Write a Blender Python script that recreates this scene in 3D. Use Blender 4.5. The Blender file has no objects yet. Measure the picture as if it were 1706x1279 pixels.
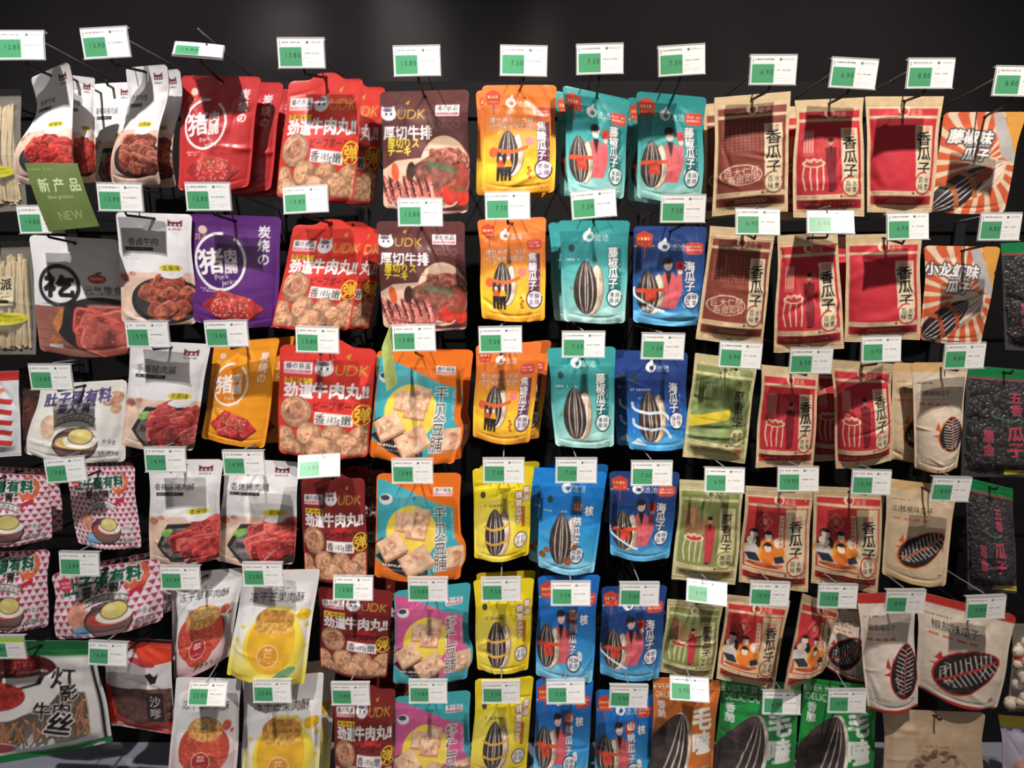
import bpy, math, random
import numpy as np
from mathutils import Vector, Matrix, Quaternion

random.seed(7)
SC = bpy.context.scene
COL = SC.collection
D2R = math.pi / 180.0

# ------------------------------------------------------------------ camera
CAM_Y, CAM_Z, PITCH, FPX = -1.30, 1.45, 13.0 * D2R, 1230.0
cam_data = bpy.data.cameras.new('camera')
cam_data.sensor_width = 36.0
cam_data.lens = 36.0 * FPX / 1706.0
cam_data.clip_start = 0.02
cam = bpy.data.objects.new('camera', cam_data)
COL.objects.link(cam)
cam.location = (0.0, CAM_Y, CAM_Z)
cam.rotation_euler = (math.pi / 2 - PITCH, 0.0, 0.0)
SC.camera = cam

# ------------------------------------------------------------------ exposure
SC.view_settings.view_transform = 'Standard'
SC.view_settings.look = 'None'
SC.view_settings.gamma = 1.0
SC.view_settings.use_curve_mapping = False
SC.view_settings.exposure = 0.0

# ------------------------------------------------------------------ store ambience and track spots
world = bpy.data.worlds.new('store_air')
SC.world = world
world.use_nodes = True
world.node_tree.nodes['Background'].inputs[0].default_value = (1.0, 0.93, 0.90, 1)
world.node_tree.nodes['Background'].inputs[1].default_value = 0.15


def spot(name, loc, target, watts, colour, size_deg, blend, radius):
    l = bpy.data.lights.new(name, 'SPOT')
    l.energy = watts
    l.color = colour
    l.spot_size = size_deg * D2R
    l.spot_blend = blend
    l.shadow_soft_size = radius
    o = bpy.data.objects.new(name, l)
    COL.objects.link(o)
    o.location = loc
    d = Vector(target) - Vector(loc)
    o.rotation_euler = d.to_track_quat('-Z', 'Y').to_euler()
    return o


spot('track_spot', (-0.82, -1.12, 3.10), (-0.56, 0.05, 1.16), 268, (1.0, 0.955, 0.925), 50, 0.55, 0.016)
spot('track_spot', (0.74, -1.12, 3.10), (0.46, 0.05, 1.16), 262, (1.0, 0.91, 0.83), 51, 0.55, 0.016)


# ------------------------------------------------------------------ helpers: places
def ray(px, py):
    a, b = (px - 853.0) / FPX, -(py - 639.5) / FPX
    return Vector((a, math.cos(PITCH) + b * math.sin(PITCH), -math.sin(PITCH) + b * math.cos(PITCH)))


CAM = Vector((0.0, CAM_Y, CAM_Z))


def at(px, py, y):
    """the point at depth y (0 = the row of price tags) along one line of sight"""
    d = ray(px, py)
    return CAM + d * ((y - CAM_Y) / d.y)


def tag(o, label=None, cat=None, group=None, kind=None):
    if label:
        o['label'] = label
    if cat:
        o['category'] = cat
    if group:
        o['group'] = group
    if kind:
        o['kind'] = kind
    return o


def empty(name, loc, rz=0.0):
    o = bpy.data.objects.new(name, None)
    o.empty_display_size = 0.02
    COL.objects.link(o)
    o.location = loc
    o.rotation_euler = (0, 0, rz)
    return o


def link_mesh(name, me, mat, parent=None):
    o = bpy.data.objects.new(name, me)
    COL.objects.link(o)
    if mat is not None:
        me.materials.append(mat)
    if parent is not None:
        o.parent = parent
    return o


def mesh_np(name, V, F, C=None, smooth=True):
    """mesh from numpy: V (n,3), F (m,4) quads, C (n,4) linear colours"""
    me = bpy.data.meshes.new(name)
    n, m = len(V), len(F)
    k = F.shape[1]
    me.vertices.add(n)
    me.vertices.foreach_set('co', np.ascontiguousarray(V, dtype=np.float32).ravel())
    me.loops.add(m * k)
    me.loops.foreach_set('vertex_index', np.ascontiguousarray(F, dtype=np.int32).ravel())
    me.polygons.add(m)
    me.polygons.foreach_set('loop_start', np.arange(0, m * k, k, dtype=np.int32))
    me.polygons.foreach_set('use_smooth', np.full(m, smooth, dtype=bool))
    if C is not None:
        at_ = me.color_attributes.new('Col', 'FLOAT_COLOR', 'POINT')
        at_.data.foreach_set('color', np.ascontiguousarray(C, dtype=np.float32).ravel())
    me.update(calc_edges=True)
    me.validate()
    return me


class MB:
    """collects boxes, tubes and loose shapes into one mesh"""
    def __init__(self):
        self.v, self.f = [], []

    def box(self, c, s, rot=None):
        i = len(self.v)
        for dx in (-.5, .5):
            for dy in (-.5, .5):
                for dz in (-.5, .5):
                    p = Vector((dx * s[0], dy * s[1], dz * s[2]))
                    if rot is not None:
                        p = rot @ p
                    self.v.append(tuple(Vector(c) + p))
        for q in ((0, 1, 3, 2), (4, 6, 7, 5), (0, 4, 5, 1), (2, 3, 7, 6), (0, 2, 6, 4), (1, 5, 7, 3)):
            self.f.append(tuple(i + k for k in q))

    def tube(self, pts, r, n=8):
        pts = [Vector(p) for p in pts]
        rings = []
        for k, p in enumerate(pts):
            t = (pts[min(k + 1, len(pts) - 1)] - pts[max(k - 1, 0)]).normalized()
            a = t.cross(Vector((0, 0, 1)))
            if a.length < 1e-3:
                a = t.cross(Vector((1, 0, 0)))
            a.normalize()
            b = t.cross(a)
            i = len(self.v)
            for j in range(n):
                w = 2 * math.pi * j / n
                self.v.append(tuple(p + (a * math.cos(w) + b * math.sin(w)) * r))
            rings.append(i)
        for r0, r1 in zip(rings, rings[1:]):
            for j in range(n):
                self.f.append((r0 + j, r0 + (j + 1) % n, r1 + (j + 1) % n, r1 + j))
        self.f.append(tuple(rings[0] + j for j in range(n))[::-1])
        self.f.append(tuple(rings[-1] + j for j in range(n)))

    def blob(self, c, r, rot, n=8, m=5):
        """a small ellipsoid"""
        i = len(self.v)
        for a in range(m + 1):
            th = math.pi * a / m
            for b in range(n):
                ph = 2 * math.pi * b / n
                p = Vector((r[0] * math.sin(th) * math.cos(ph), r[1] * math.sin(th) * math.sin(ph), r[2] * math.cos(th)))
                self.v.append(tuple(Vector(c) + rot @ p))
        for a in range(m):
            for b in range(n):
                self.f.append((i + a * n + b, i + a * n + (b + 1) % n, i + (a + 1) * n + (b + 1) % n, i + (a + 1) * n + b))

    def build(self, name, mat, parent=None, smooth=False):
        me = bpy.data.meshes.new(name)
        me.from_pydata(self.v, [], self.f)
        me.update()
        if smooth:
            me.polygons.foreach_set('use_smooth', [True] * len(me.polygons))
        return link_mesh(name, me, mat, parent)


# ------------------------------------------------------------------ materials
def nodes_mat(name):
    m = bpy.data.materials.new(name)
    m.use_nodes = True
    nt = m.node_tree
    return m, nt, nt.nodes['Principled BSDF']


def print_mat(name, rough, spec, bump=0.0, bscale=60.0, coat=0.0):
    m, nt, b = nodes_mat(name)
    a = nt.nodes.new('ShaderNodeVertexColor')
    a.layer_name = 'Col'
    nt.links.new(a.outputs['Color'], b.inputs['Base Color'])
    b.inputs['Roughness'].default_value = rough
    b.inputs['Specular IOR Level'].default_value = spec
    b.inputs['Coat Weight'].default_value = coat
    b.inputs['Coat Roughness'].default_value = 0.22
    if bump:
        tc = nt.nodes.new('ShaderNodeTexCoord')
        n = nt.nodes.new('ShaderNodeTexNoise')
        n.inputs['Scale'].default_value = bscale
        n.inputs['Detail'].default_value = 3
        bp = nt.nodes.new('ShaderNodeBump')
        bp.inputs['Strength'].default_value = bump
        bp.inputs['Distance'].default_value = 0.004
        nt.links.new(tc.outputs['Object'], n.inputs['Vector'])
        nt.links.new(n.outputs['Fac'], bp.inputs['Height'])
        nt.links.new(bp.outputs['Normal'], b.inputs['Normal'])
    return m


def plain_mat(name, rgb, rough=0.5, spec=0.5, metal=0.0, var=0.0, vscale=20.0, bump=0.0):
    m, nt, b = nodes_mat(name)
    lin = [srgb(c) for c in rgb]
    b.inputs['Base Color'].default_value = (*lin, 1)
    b.inputs['Roughness'].default_value = rough
    b.inputs['Specular IOR Level'].default_value = spec
    b.inputs['Metallic'].default_value = metal
    if var or bump:
        tc = nt.nodes.new('ShaderNodeTexCoord')
        n = nt.nodes.new('ShaderNodeTexNoise')
        n.inputs['Scale'].default_value = vscale
        n.inputs['Detail'].default_value = 4
        nt.links.new(tc.outputs['Object'], n.inputs['Vector'])
        if var:
            r = nt.nodes.new('ShaderNodeValToRGB')
            r.color_ramp.elements[0].position = 0.3
            r.color_ramp.elements[1].position = 0.7
            r.color_ramp.elements[0].color = (*[c * (1 - var) for c in lin], 1)
            r.color_ramp.elements[1].color = (*[min(1, c * (1 + var)) for c in lin], 1)
            nt.links.new(n.outputs['Fac'], r.inputs['Fac'])
            nt.links.new(r.outputs['Color'], b.inputs['Base Color'])
        if bump:
            bp = nt.nodes.new('ShaderNodeBump')
            bp.inputs['Strength'].default_value = bump
            bp.inputs['Distance'].default_value = 0.003
            nt.links.new(n.outputs['Fac'], bp.inputs['Height'])
            nt.links.new(bp.outputs['Normal'], b.inputs['Normal'])
    return m


def film_mat(name, min_alpha, rough=0.12):
    """clear plastic film whose print is opaque: alpha comes with the print"""
    m, nt, b = nodes_mat(name)
    a = nt.nodes.new('ShaderNodeVertexColor')
    a.layer_name = 'Col'
    nt.links.new(a.outputs['Color'], b.inputs['Base Color'])
    mx = nt.nodes.new('ShaderNodeMath')
    mx.operation = 'MAXIMUM'
    mx.inputs[1].default_value = min_alpha
    nt.links.new(a.outputs['Alpha'], mx.inputs[0])
    nt.links.new(mx.outputs[0], b.inputs['Alpha'])
    b.inputs['Roughness'].default_value = rough
    b.inputs['Specular IOR Level'].default_value = 0.6
    b.inputs['Coat Weight'].default_value = 0.0
    return m


def srgb(c):
    c = c / 255.0
    return c / 12.92 if c <= 0.04045 else ((c + 0.055) / 1.055) ** 2.4


M_FOIL = print_mat('printed_foil', 0.34, 0.5, 0.12, 70, 0.15)
M_SATIN = print_mat('printed_satin_film', 0.42, 0.45, 0.10, 60, 0.05)
M_KRAFT = print_mat('printed_kraft_paper', 0.62, 0.3, 0.22, 55)
M_CARD = print_mat('printed_card', 0.4, 0.4)
M_FILM = film_mat('clear_printed_film', 0.16)
M_FILM2 = film_mat('thin_clear_film', 0.07, 0.1)
M_WIRE = plain_mat('black_wire', (30, 28, 30), 0.35, 0.5)
M_STEEL = plain_mat('grey_wire', (120, 116, 118), 0.3, 0.5, 0.0)

# ------------------------------------------------------------------ print: a little painter that gives every point of a pouch its ink
GLY = {}
_tc = bpy.data.curves.new('lettering', 'FONT')
_tc.resolution_u = 3
_to = bpy.data.objects.new('lettering', _tc)
COL.objects.link(_to)


def glyph(ch):
    key = ch
    if key not in GLY:
        _tc.body = ch
        dg = bpy.context.evaluated_depsgraph_get()
        dg.update()
        me = _to.evaluated_get(dg).to_mesh()
        me.calc_loop_triangles()
        v = np.array([p.co[:2] for p in me.vertices], dtype=float).reshape(-1, 2)
        t = np.array([q.vertices[:] for q in me.loop_triangles], dtype=int).reshape(-1, 3)
        w = (v[:, 0].max() - v[:, 0].min()) if len(v) else 0.3
        x0 = v[:, 0].min() if len(v) else 0.0
        full = ord(ch) > 0x2E80
        if full:
            adv, off = 1.0, 0.0
        else:
            adv, off = (w + 0.09, -x0 + 0.045) if not ch.isdigit() else (0.7, 0.35 - w / 2 - x0)
        if ch == ' ':
            adv = 0.3
        GLY[key] = (v + np.array([[off, 0.0]]) if len(v) else v, t, adv)
    return GLY[key]


_rng = np.random.RandomState(11)


def noise2(h, w, cells, octaves=3, rng=None):
    """value noise, about `cells` bumps across the width"""
    rng = rng or _rng
    out = np.zeros((h, w))
    amp, tot = 1.0, 0.0
    for o in range(octaves):
        cw = max(2, int(cells * 2 ** o))
        chh = max(2, int(cells * 2 ** o * h / w))
        g = rng.rand(chh + 2, cw + 2)
        y = np.linspace(0, chh, h)
        x = np.linspace(0, cw, w)
        yi, xi = np.minimum(y.astype(int), chh), np.minimum(x.astype(int), cw)
        fy, fx = y - yi, x - xi
        fy = fy * fy * (3 - 2 * fy)
        fx = fx * fx * (3 - 2 * fx)
        a = g[yi][:, xi] * (1 - fx) + g[yi][:, xi + 1] * fx
        b = g[yi + 1][:, xi] * (1 - fx) + g[yi + 1][:, xi + 1] * fx
        out += amp * (a * (1 - fy[:, None]) + b * fy[:, None])
        tot += amp
        amp *= 0.55
    return out / tot


class Ink:
    SS = 3

    def __init__(self, nu, nv, aspect, seed=1):
        self.nu, self.nv, self.A = nu, nv, aspect
        self.w, self.h = nu * self.SS, nv * self.SS
        self.im = np.ones((self.h, self.w, 4))
        self.im[..., :3] *= 255
        self.rng = np.random.RandomState(seed)
        # width-unit coordinates
        self.X, self.Y = np.meshgrid((np.arange(self.w) + .5) / self.w, (np.arange(self.h) + .5) / self.h * aspect)

    # y arguments are fractions of the height, sizes are in widths
    def _box(self, x0, y0, x1, y1):
        i0, i1 = int(max(0, math.floor(x0 * self.w))), int(min(self.w, math.ceil(x1 * self.w) + 1))
        j0, j1 = int(max(0, math.floor(y0 / self.A * self.h))), int(min(self.h, math.ceil(y1 / self.A * self.h) + 1))
        return i0, max(i0, i1), j0, max(j0, j1)

    def put(self, box, mask, col, var=0.0, cells=10, a=None):
        i0, i1, j0, j1 = box
        if i1 <= i0 or j1 <= j0 or not mask.any():
            return
        c = np.array(col[:3], dtype=float)
        sub = self.im[j0:j1, i0:i1]
        if var:
            nn = noise2(j1 - j0, i1 - i0, cells, 3, self.rng)
            cc = np.clip(c[None, None] * (1 + var * (nn[..., None] - .5) * 2), 0, 255)
        else:
            cc = np.broadcast_to(c, mask.shape + (3,))
        sub[..., :3][mask] = cc[mask] if a is None else (sub[..., :3] * (1 - a) + cc * a)[mask]
        if len(col) > 3:
            sub[..., 3][mask] = col[3]
        elif a is None:
            sub[..., 3][mask] = 1.0

    def fill(self, col, var=0.0, cells=8):
        self.put((0, self.w, 0, self.h), np.ones((self.h, self.w), bool), col, var, cells)

    def vgrad(self, stops, x0=0, x1=1):
        ys = np.array([s[0] for s in stops]) * self.A
        i0, i1 = int(x0 * self.w), int(x1 * self.w)
        for k in range(3):
            self.im[:, i0:i1, k] = np.interp(self.Y[:, i0:i1], ys, [s[1][k] for s in stops])

    def rect(self, x0, y0, x1, y1, col, rot=0, var=0, cells=10, a=None):
        cx, cy = (x0 + x1) / 2, (y0 + y1) / 2 * self.A
        hw, hh = abs(x1 - x0) / 2, abs(y1 - y0) / 2 * self.A
        R = math.hypot(hw, hh) if rot else 0
        b = self._box(cx - max(hw, R), cy - max(hh, R), cx + max(hw, R), cy + max(hh, R))
        X, Y = self.X[b[2]:b[3], b[0]:b[1]] - cx, self.Y[b[2]:b[3], b[0]:b[1]] - cy
        c, s = math.cos(rot * D2R), math.sin(rot * D2R)
        U, W = X * c - Y * s, X * s + Y * c
        self.put(b, (abs(U) <= hw) & (abs(W) <= hh), col, var, cells, a)

    def ell(self, cx, cy, rx, ry, col, rot=0, var=0, cells=6, p=2.0, a=None):
        cy = cy * self.A
        R = max(rx, ry) * (1.3 if p > 2 else 1)
        b = self._box(cx - R, cy - R, cx + R, cy + R)
        X, Y = self.X[b[2]:b[3], b[0]:b[1]] - cx, self.Y[b[2]:b[3], b[0]:b[1]] - cy
        c, s = math.cos(rot * D2R), math.sin(rot * D2R)
        U, W = X * c - Y * s, X * s + Y * c
        self.put(b, abs(U / rx) ** p + abs(W / ry) ** p <= 1, col, var, cells, a)

    def ring(self, cx, cy, r, wd, col, ry=None, gap=None):
        cy = cy * self.A
        ry = ry or r
        R = max(r, ry) + wd
        b = self._box(cx - R, cy - R, cx + R, cy + R)
        X, Y = self.X[b[2]:b[3], b[0]:b[1]] - cx, self.Y[b[2]:b[3], b[0]:b[1]] - cy
        q = np.sqrt((X / r) ** 2 + (Y / ry) ** 2)
        m = abs(q - 1) * min(r, ry) <= wd / 2
        if gap:
            an = np.degrees(np.arctan2(-Y, X)) % 360
            m &= ~((an > gap[0]) & (an < gap[1]))
        self.put(b, m, col)

    def poly(self, pts, col, var=0, cells=8, a=None):
        P = [(x, y * self.A) for x, y in pts]
        b = self._box(min(p[0] for p in P), min(p[1] for p in P), max(p[0] for p in P), max(p[1] for p in P))
        X, Y = self.X[b[2]:b[3], b[0]:b[1]], self.Y[b[2]:b[3], b[0]:b[1]]
        m = np.zeros(X.shape, bool)
        for (x0, y0), (x1, y1) in zip(P, P[1:] + P[:1]):
            if y0 == y1:
                continue
            cr = ((y0 > Y) != (y1 > Y)) & (X < (x1 - x0) * (Y - y0) / (y1 - y0) + x0)
            m ^= cr
        self.put(b, m, col, var, cells, a)

    def line(self, pts, wd, col):
        for (x0, y0), (x1, y1) in zip(pts, pts[1:]):
            dx, dy = x1 - x0, (y1 - y0) * self.A
            L = math.hypot(dx, dy) or 1e-6
            nx, ny = -dy / L * wd / 2, dx / L * wd / 2 / self.A
            self.poly([(x0 + nx, y0 + ny), (x1 + nx, y1 + ny), (x1 - nx, y1 - ny), (x0 - nx, y0 - ny)], col)

    def curve(self, pts, wd, col, n=6):
        P = []
        for k in range(len(pts) - 1):
            p0, p1, p2, p3 = pts[max(k - 1, 0)], pts[k], pts[k + 1], pts[min(k + 2, len(pts) - 1)]
            for i in range(n):
                t = i / n
                P.append(tuple(.5 * (2 * p1[d] + (p2[d] - p0[d]) * t + (2 * p0[d] - 5 * p1[d] + 4 * p2[d] - p3[d]) * t * t
                                     + (3 * p1[d] - p0[d] - 3 * p2[d] + p3[d]) * t ** 3) for d in (0, 1)))
        P.append(pts[-1])
        self.line(P, wd, col)

    def text(self, s, x, y, size, col, rot=0, vert=False, bold=0.0, out=None, outw=0.05, sx=1.0, sy=1.0, step=1.03, shear=0.0, anchor='c'):
        if out is not None:
            self.text(s, x, y, size, out, rot, vert, bold + outw, None, 0, sx, sy, step, shear, anchor)
        cy = y * self.A
        gl = [glyph(ch) for ch in s]
        if vert:
            tot = len(s) * step
            pos = [(-.5, tot / 2 - step * (k + 1) + 0.12) for k in range(len(s))]
        else:
            tot = sum(g[2] for g in gl)
            xx = {'c': -tot / 2, 'l': 0.0, 'r': -tot}[anchor]
            pos = []
            for g in gl:
                pos.append((xx, -.38))
                xx += g[2]
        c, sn = math.cos(rot * D2R), math.sin(rot * D2R)
        mask = np.zeros((self.h, self.w), bool)
        for g, (ox, oy) in zip(gl, pos):
            v, t, _ = g
            if not len(t):
                continue
            lx = (v[:, 0] + ox) * size * sx
            ly = (v[:, 1] + oy) * size * sy
            lx = lx + ly * shear
            gx = (x + lx * c - ly * sn) * self.w
            gy = (cy - (lx * sn + ly * c)) / self.A * self.h
            for tri in t:
                ax, bx, cx = gx[tri]
                ay, by, cy2 = gy[tri]
                i0, i1 = int(max(0, math.floor(min(ax, bx, cx)))), int(min(self.w, math.ceil(max(ax, bx, cx)) + 1))
                j0, j1 = int(max(0, math.floor(min(ay, by, cy2)))), int(min(self.h, math.ceil(max(ay, by, cy2)) + 1))
                if i1 <= i0 or j1 <= j0:
                    continue
                px = np.arange(i0, i1)[None, :] + .5
                py = np.arange(j0, j1)[:, None] + .5
                d0 = (bx - ax) * (py - ay) - (by - ay) * (px - ax)
                d1 = (cx - bx) * (py - by) - (cy2 - by) * (px - bx)
                d2 = (ax - cx) * (py - cy2) - (ay - cy2) * (px - cx)
                mask[j0:j1, i0:i1] |= ((d0 >= 0) & (d1 >= 0) & (d2 >= 0)) | ((d0 <= 0) & (d1 <= 0) & (d2 <= 0))
        rad = max(0.0, bold) * .8 * size * self.w
        if rad > .3:   # heavier strokes
            fat = mask.copy()
            R = int(math.ceil(rad))
            for dj in range(-R, R + 1):
                for di in range(-R, R + 1):
                    if 0 < di * di + dj * dj <= (rad + .25) ** 2:
                        fat |= np.roll(np.roll(mask, dj, 0), di, 1)
            mask = fat
        self.put((0, self.w, 0, self.h), mask, col)

    def scrib(self, x0, y0, x1, y1, rows, col, fill=0.7):
        """print too small to read: rows of little marks"""
        for r in range(rows):
            ya = y0 + (y1 - y0) * (r + .15) / rows
            yb = y0 + (y1 - y0) * (r + .8) / rows
            hgt = (yb - ya) * self.A
            x = x0
            while x < x1 - hgt * .3:
                w = hgt * self.rng.uniform(.5, .95)
                if self.rng.rand() < fill:
                    self.rect(x, ya, min(x1, x + w * .3), yb, col)
                    self.rect(x, ya + (yb - ya) * self.rng.uniform(0, .6), min(x1, x + w * .85), ya + (yb - ya) * self.rng.uniform(.65, .9), col)
                x += w + hgt * .2

    def out(self):
        a = self.im.reshape(self.nv, self.SS, self.nu, self.SS, 4).mean(axis=(1, 3))
        c = a[..., :3] / 255.0
        c = c * .88 + c.mean(axis=2, keepdims=True) * .10 + .012   # inks greyed a little; the lift puts a touch of haze into the colour
        lin = np.where(c <= 0.04045, c / 12.92, ((c + 0.055) / 1.055) ** 2.4)
        return np.concatenate([lin, a[..., 3:4]], axis=2)

    # ---------------------------------------------------------- motifs
    def seed_kernel(self, cx, cy, ln, wd, rot, dark=(66, 52, 48), light=(206, 190, 172), stripes=(-.62, -.2, .22, .6), sw=.06, edge=None):
        """a sunflower seed standing on its wide end"""
        cy = cy * self.A
        b = self._box(cx - ln, cy - ln, cx + ln, cy + ln)
        X, Y = self.X[b[2]:b[3], b[0]:b[1]] - cx, self.Y[b[2]:b[3], b[0]:b[1]] - cy
        c, s = math.cos(rot * D2R), math.sin(rot * D2R)
        U, W = X * c - Y * s, X * s + Y * c           # W: -ln/2 tip .. ln/2 base
        q = np.clip(W / (ln / 2), -1, 1)
        half = wd / 2 * np.clip(1 - q ** 2, 0, 1) ** .55 * (1 + .22 * q)
        m = (abs(W) < ln / 2) & (abs(U) < half)
        if edge is not None:
            self.put(b, (abs(W) < ln / 2 * 1.05) & (abs(U) < half + ln * .025), edge)
        self.put(b, m, dark, .35, 10)
        t = U / np.maximum(half, 1e-6)
        for st in stripes:
            self.put(b, m & (abs(t - st) < sw), light, .15, 10)

    def meat(self, x0, y0, x1, y1, n, cols, size, spark=(232, 176, 158), p=5, rots=(-50, 50)):
        """slices or chunks piled up, mottled with fat"""
        cx, cy = (x0 + x1) / 2, (y0 + y1) / 2
        order = sorted([(self.rng.uniform(x0, x1), self.rng.uniform(y0, y1)) for _ in range(n)], key=lambda q: q[1])
        for (x, y) in order:
            dx, dy = (x - cx) / ((x1 - x0) / 2 + 1e-6), (y - cy) / ((y1 - y0) / 2 + 1e-6)
            if dx * dx + dy * dy > 1.15:
                continue
            col = np.array(cols[self.rng.randint(len(cols))], float) * self.rng.uniform(.82, 1.1)
            rot = self.rng.uniform(*rots)
            w, h = size * self.rng.uniform(.8, 1.25), size * self.rng.uniform(.6, 1.0)
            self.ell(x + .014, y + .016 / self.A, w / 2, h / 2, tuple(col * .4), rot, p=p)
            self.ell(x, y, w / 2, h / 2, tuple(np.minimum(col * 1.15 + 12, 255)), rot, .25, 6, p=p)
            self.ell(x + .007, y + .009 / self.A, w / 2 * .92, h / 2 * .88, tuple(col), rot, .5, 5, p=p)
            c, s = math.cos(rot * D2R), math.sin(rot * D2R)
            for k in range(int(16 * size / .24)):
                u, v = self.rng.uniform(-.42, .42) * w, self.rng.uniform(-.42, .42) * h
                self.ell(x + u * c + v * s, y + (-u * s + v * c) / self.A, self.rng.uniform(.006, .018), self.rng.uniform(.003, .007),
                         spark if self.rng.rand() < .6 else tuple(col * .6), rot + self.rng.uniform(-30, 30), a=.75)

    def logo_wing(self, x, y, s, col=(240, 240, 236), txt=True, bg=None):
        """white rounded wing mark with two characters beside it"""
        self.ell(x - s * .5, y, s * .48, s * .44, col)
        self.ell(x - s * .42, y + s * .06 / self.A, s * .2, s * .18, bg or (120, 130, 130))
        self.poly([(x - s * .75, y - s * .2 / self.A), (x - s * .35, y - s * .75 / self.A), (x - s * .2, y - s * .25 / self.A)], col)
        if txt:
            self.text('洽洽', x + s * .62, y + s * .1 / self.A, s * .62, col, bold=.02)

    def people_pair(self, x, y, s):
        A = self.A
        for dx, coat, hair in ((-.13, (225, 80, 35), (60, 40, 38)), (.13, (244, 168, 30), (225, 120, 130))):
            px = x + dx * s
            self.ell(px, y - .36 * s / A, .075 * s, .1 * s, hair)
            self.ell(px, y - .33 * s / A, .055 * s, .07 * s, (246, 214, 192))
            self.poly([(px - .13 * s, y - .05 * s / A), (px - .08 * s, y - .26 * s / A), (px + .08 * s, y - .26 * s / A), (px + .14 * s, y - .05 * s / A)], coat)
            self.poly([(px - .12 * s, y - .05 * s / A), (px + .12 * s, y - .05 * s / A), (px + .11 * s, y + .42 * s / A), (px + .03 * s, y + .42 * s / A), (px, y + .1 * s / A), (px - .04 * s, y + .42 * s / A), (px - .12 * s, y + .42 * s / A)], (36, 28, 28))
            self.ell(px - .07 * s, y + .44 * s / A, .05 * s, .02 * s, (250, 205, 60))

    def man(self, x, y, s, coat=(222, 92, 100)):
        """printed man in a coat holding up a red envelope; x,y at the neck"""
        A = self.A
        self.poly([(x - .18 * s, y + .95 * s / A), (x - .2 * s, y + .2 * s / A), (x - .08 * s, y + .03 * s / A), (x + .1 * s, y + .03 * s / A), (x + .26 * s, y + .2 * s / A), (x + .33 * s, y + .55 * s / A), (x + .2 * s, y + .95 * s / A)], coat, .12, 6)
        self.poly([(x - .07 * s, y), (x + .08 * s, y), (x + .02 * s, y + .38 * s / A)], (40, 30, 36))
        self.poly([(x + .2 * s, y + .5 * s / A), (x + .22 * s, y + .05 * s / A), (x + .32 * s, y + .05 * s / A), (x + .36 * s, y + .5 * s / A)], coat)
        dark = tuple(int(k * .78) for k in coat)
        self.line([(x - .07 * s, y + .02 * s / A), (x + .02 * s, y + .4 * s / A)], .022 * s, dark)
        self.line([(x + .09 * s, y + .02 * s / A), (x + .02 * s, y + .4 * s / A)], .022 * s, dark)
        self.line([(x + .02 * s, y + .4 * s / A), (x + .03 * s, y + .95 * s / A)], .014 * s, dark)
        self.line([(x + .2 * s, y + .3 * s / A), (x + .24 * s, y + .62 * s / A)], .016 * s, dark)
        self.poly([(x - .1 * s, y + .6 * s / A), (x + .22 * s, y + .5 * s / A), (x + .24 * s, y + .6 * s / A), (x - .06 * s, y + .7 * s / A)], tuple(min(255, int(k * 1.08)) for k in coat))
        self.ell(x - .1 * s, y + .66 * s / A, .045 * s, .04 * s, (244, 206, 190))
        self.ell(x + .29 * s, y + .0 * s / A, .06 * s, .07 * s, (244, 206, 190))
        self.rect(x + .18 * s, y - .25 * s / A, x + .38 * s, y - .04 * s / A, (205, 48, 40), 8)
        self.ell(x + .28 * s, y - .14 * s / A, .04 * s, .04 * s, (140, 40, 30))
        self.ell(x, y - .17 * s / A, .105 * s, .15 * s, (240, 200, 184))
        self.ell(x - .005 * s, y - .27 * s / A, .12 * s, .08 * s, (38, 30, 32))
        self.ell(x - .1 * s, y - .22 * s / A, .03 * s, .07 * s, (38, 30, 32))
        self.rect(x - .06 * s, y - .19 * s / A, x - .02 * s, y - .175 * s / A, (70, 46, 44))
        self.rect(x + .03 * s, y - .19 * s / A, x + .07 * s, y - .175 * s / A, (70, 46, 44))
        self.rect(x - .03 * s, y - .085 * s / A, x + .03 * s, y - .07 * s / A, (196, 110, 104))

    def balls(self, spots, base=(206, 152, 114)):
        for (x, y, r, q) in spots:
            self.ell(x + .006, y + .012 / self.A, r, r * q, (120, 60, 40))
            self.ell(x, y, r * .985, r * q * .97, tuple(.8 * k for k in base), 0, .4, 6)
            self.ell(x - r * .08, y - r * q * .1 / self.A, r * .82, r * q * .8, base, 0, .4, 6)
            self.ell(x - r * .2, y - r * q * .3 / self.A, r * .5, r * q * .35, tuple(min(255, c * 1.13) for c in base), 20, .2, 5)
            for k in range(16):
                aa, rr = self.rng.uniform(0, 6.28), self.rng.uniform(.1, .85)
                self.ell(x + math.cos(aa) * r * rr, y + math.sin(aa) * r * q * rr / self.A, .012, .006, (158, 96, 70), self.rng.uniform(0, 180))

    def brand_box(self, x, y, s):
        A = self.A
        self.rect(x - .5 * s, y - .2 * s / A, x + .5 * s, y + .2 * s / A, (240, 236, 234))
        self.rect(x - .46 * s, y + .07 * s / A, x + .46 * s, y + .17 * s / A, (205, 90, 110))
        self.text('優の良品', x, y - .07 * s / A, .22 * s, (32, 28, 32), bold=.02)
        self.scrib(x - .4 * s, y + .085 * s / A, x + .4 * s, y + .155 * s / A, 1, (250, 236, 238))

    def brand_udk(self, x, y, s, gold=(196, 150, 52), head=True):
        A = self.A
        if head:
            hx = x - .5 * s
            for k in (-1, 1):
                self.poly([(hx + k * .19 * s, y - .19 * s / A), (hx + k * .21 * s, y + .0 * s / A), (hx + k * .06 * s, y - .13 * s / A)], (214, 208, 216))
            self.ell(hx, y + .03 * s / A, .235 * s, .18 * s, (232, 228, 232))
            self.ell(hx - .02 * s, y - .08 * s / A, .14 * s, .05 * s, (104, 90, 112))
            self.ell(hx - .07 * s, y + .03 * s / A, .028 * s, .04 * s, (40, 34, 44))
            self.ell(hx + .08 * s, y + .03 * s / A, .028 * s, .04 * s, (40, 34, 44))
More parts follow.
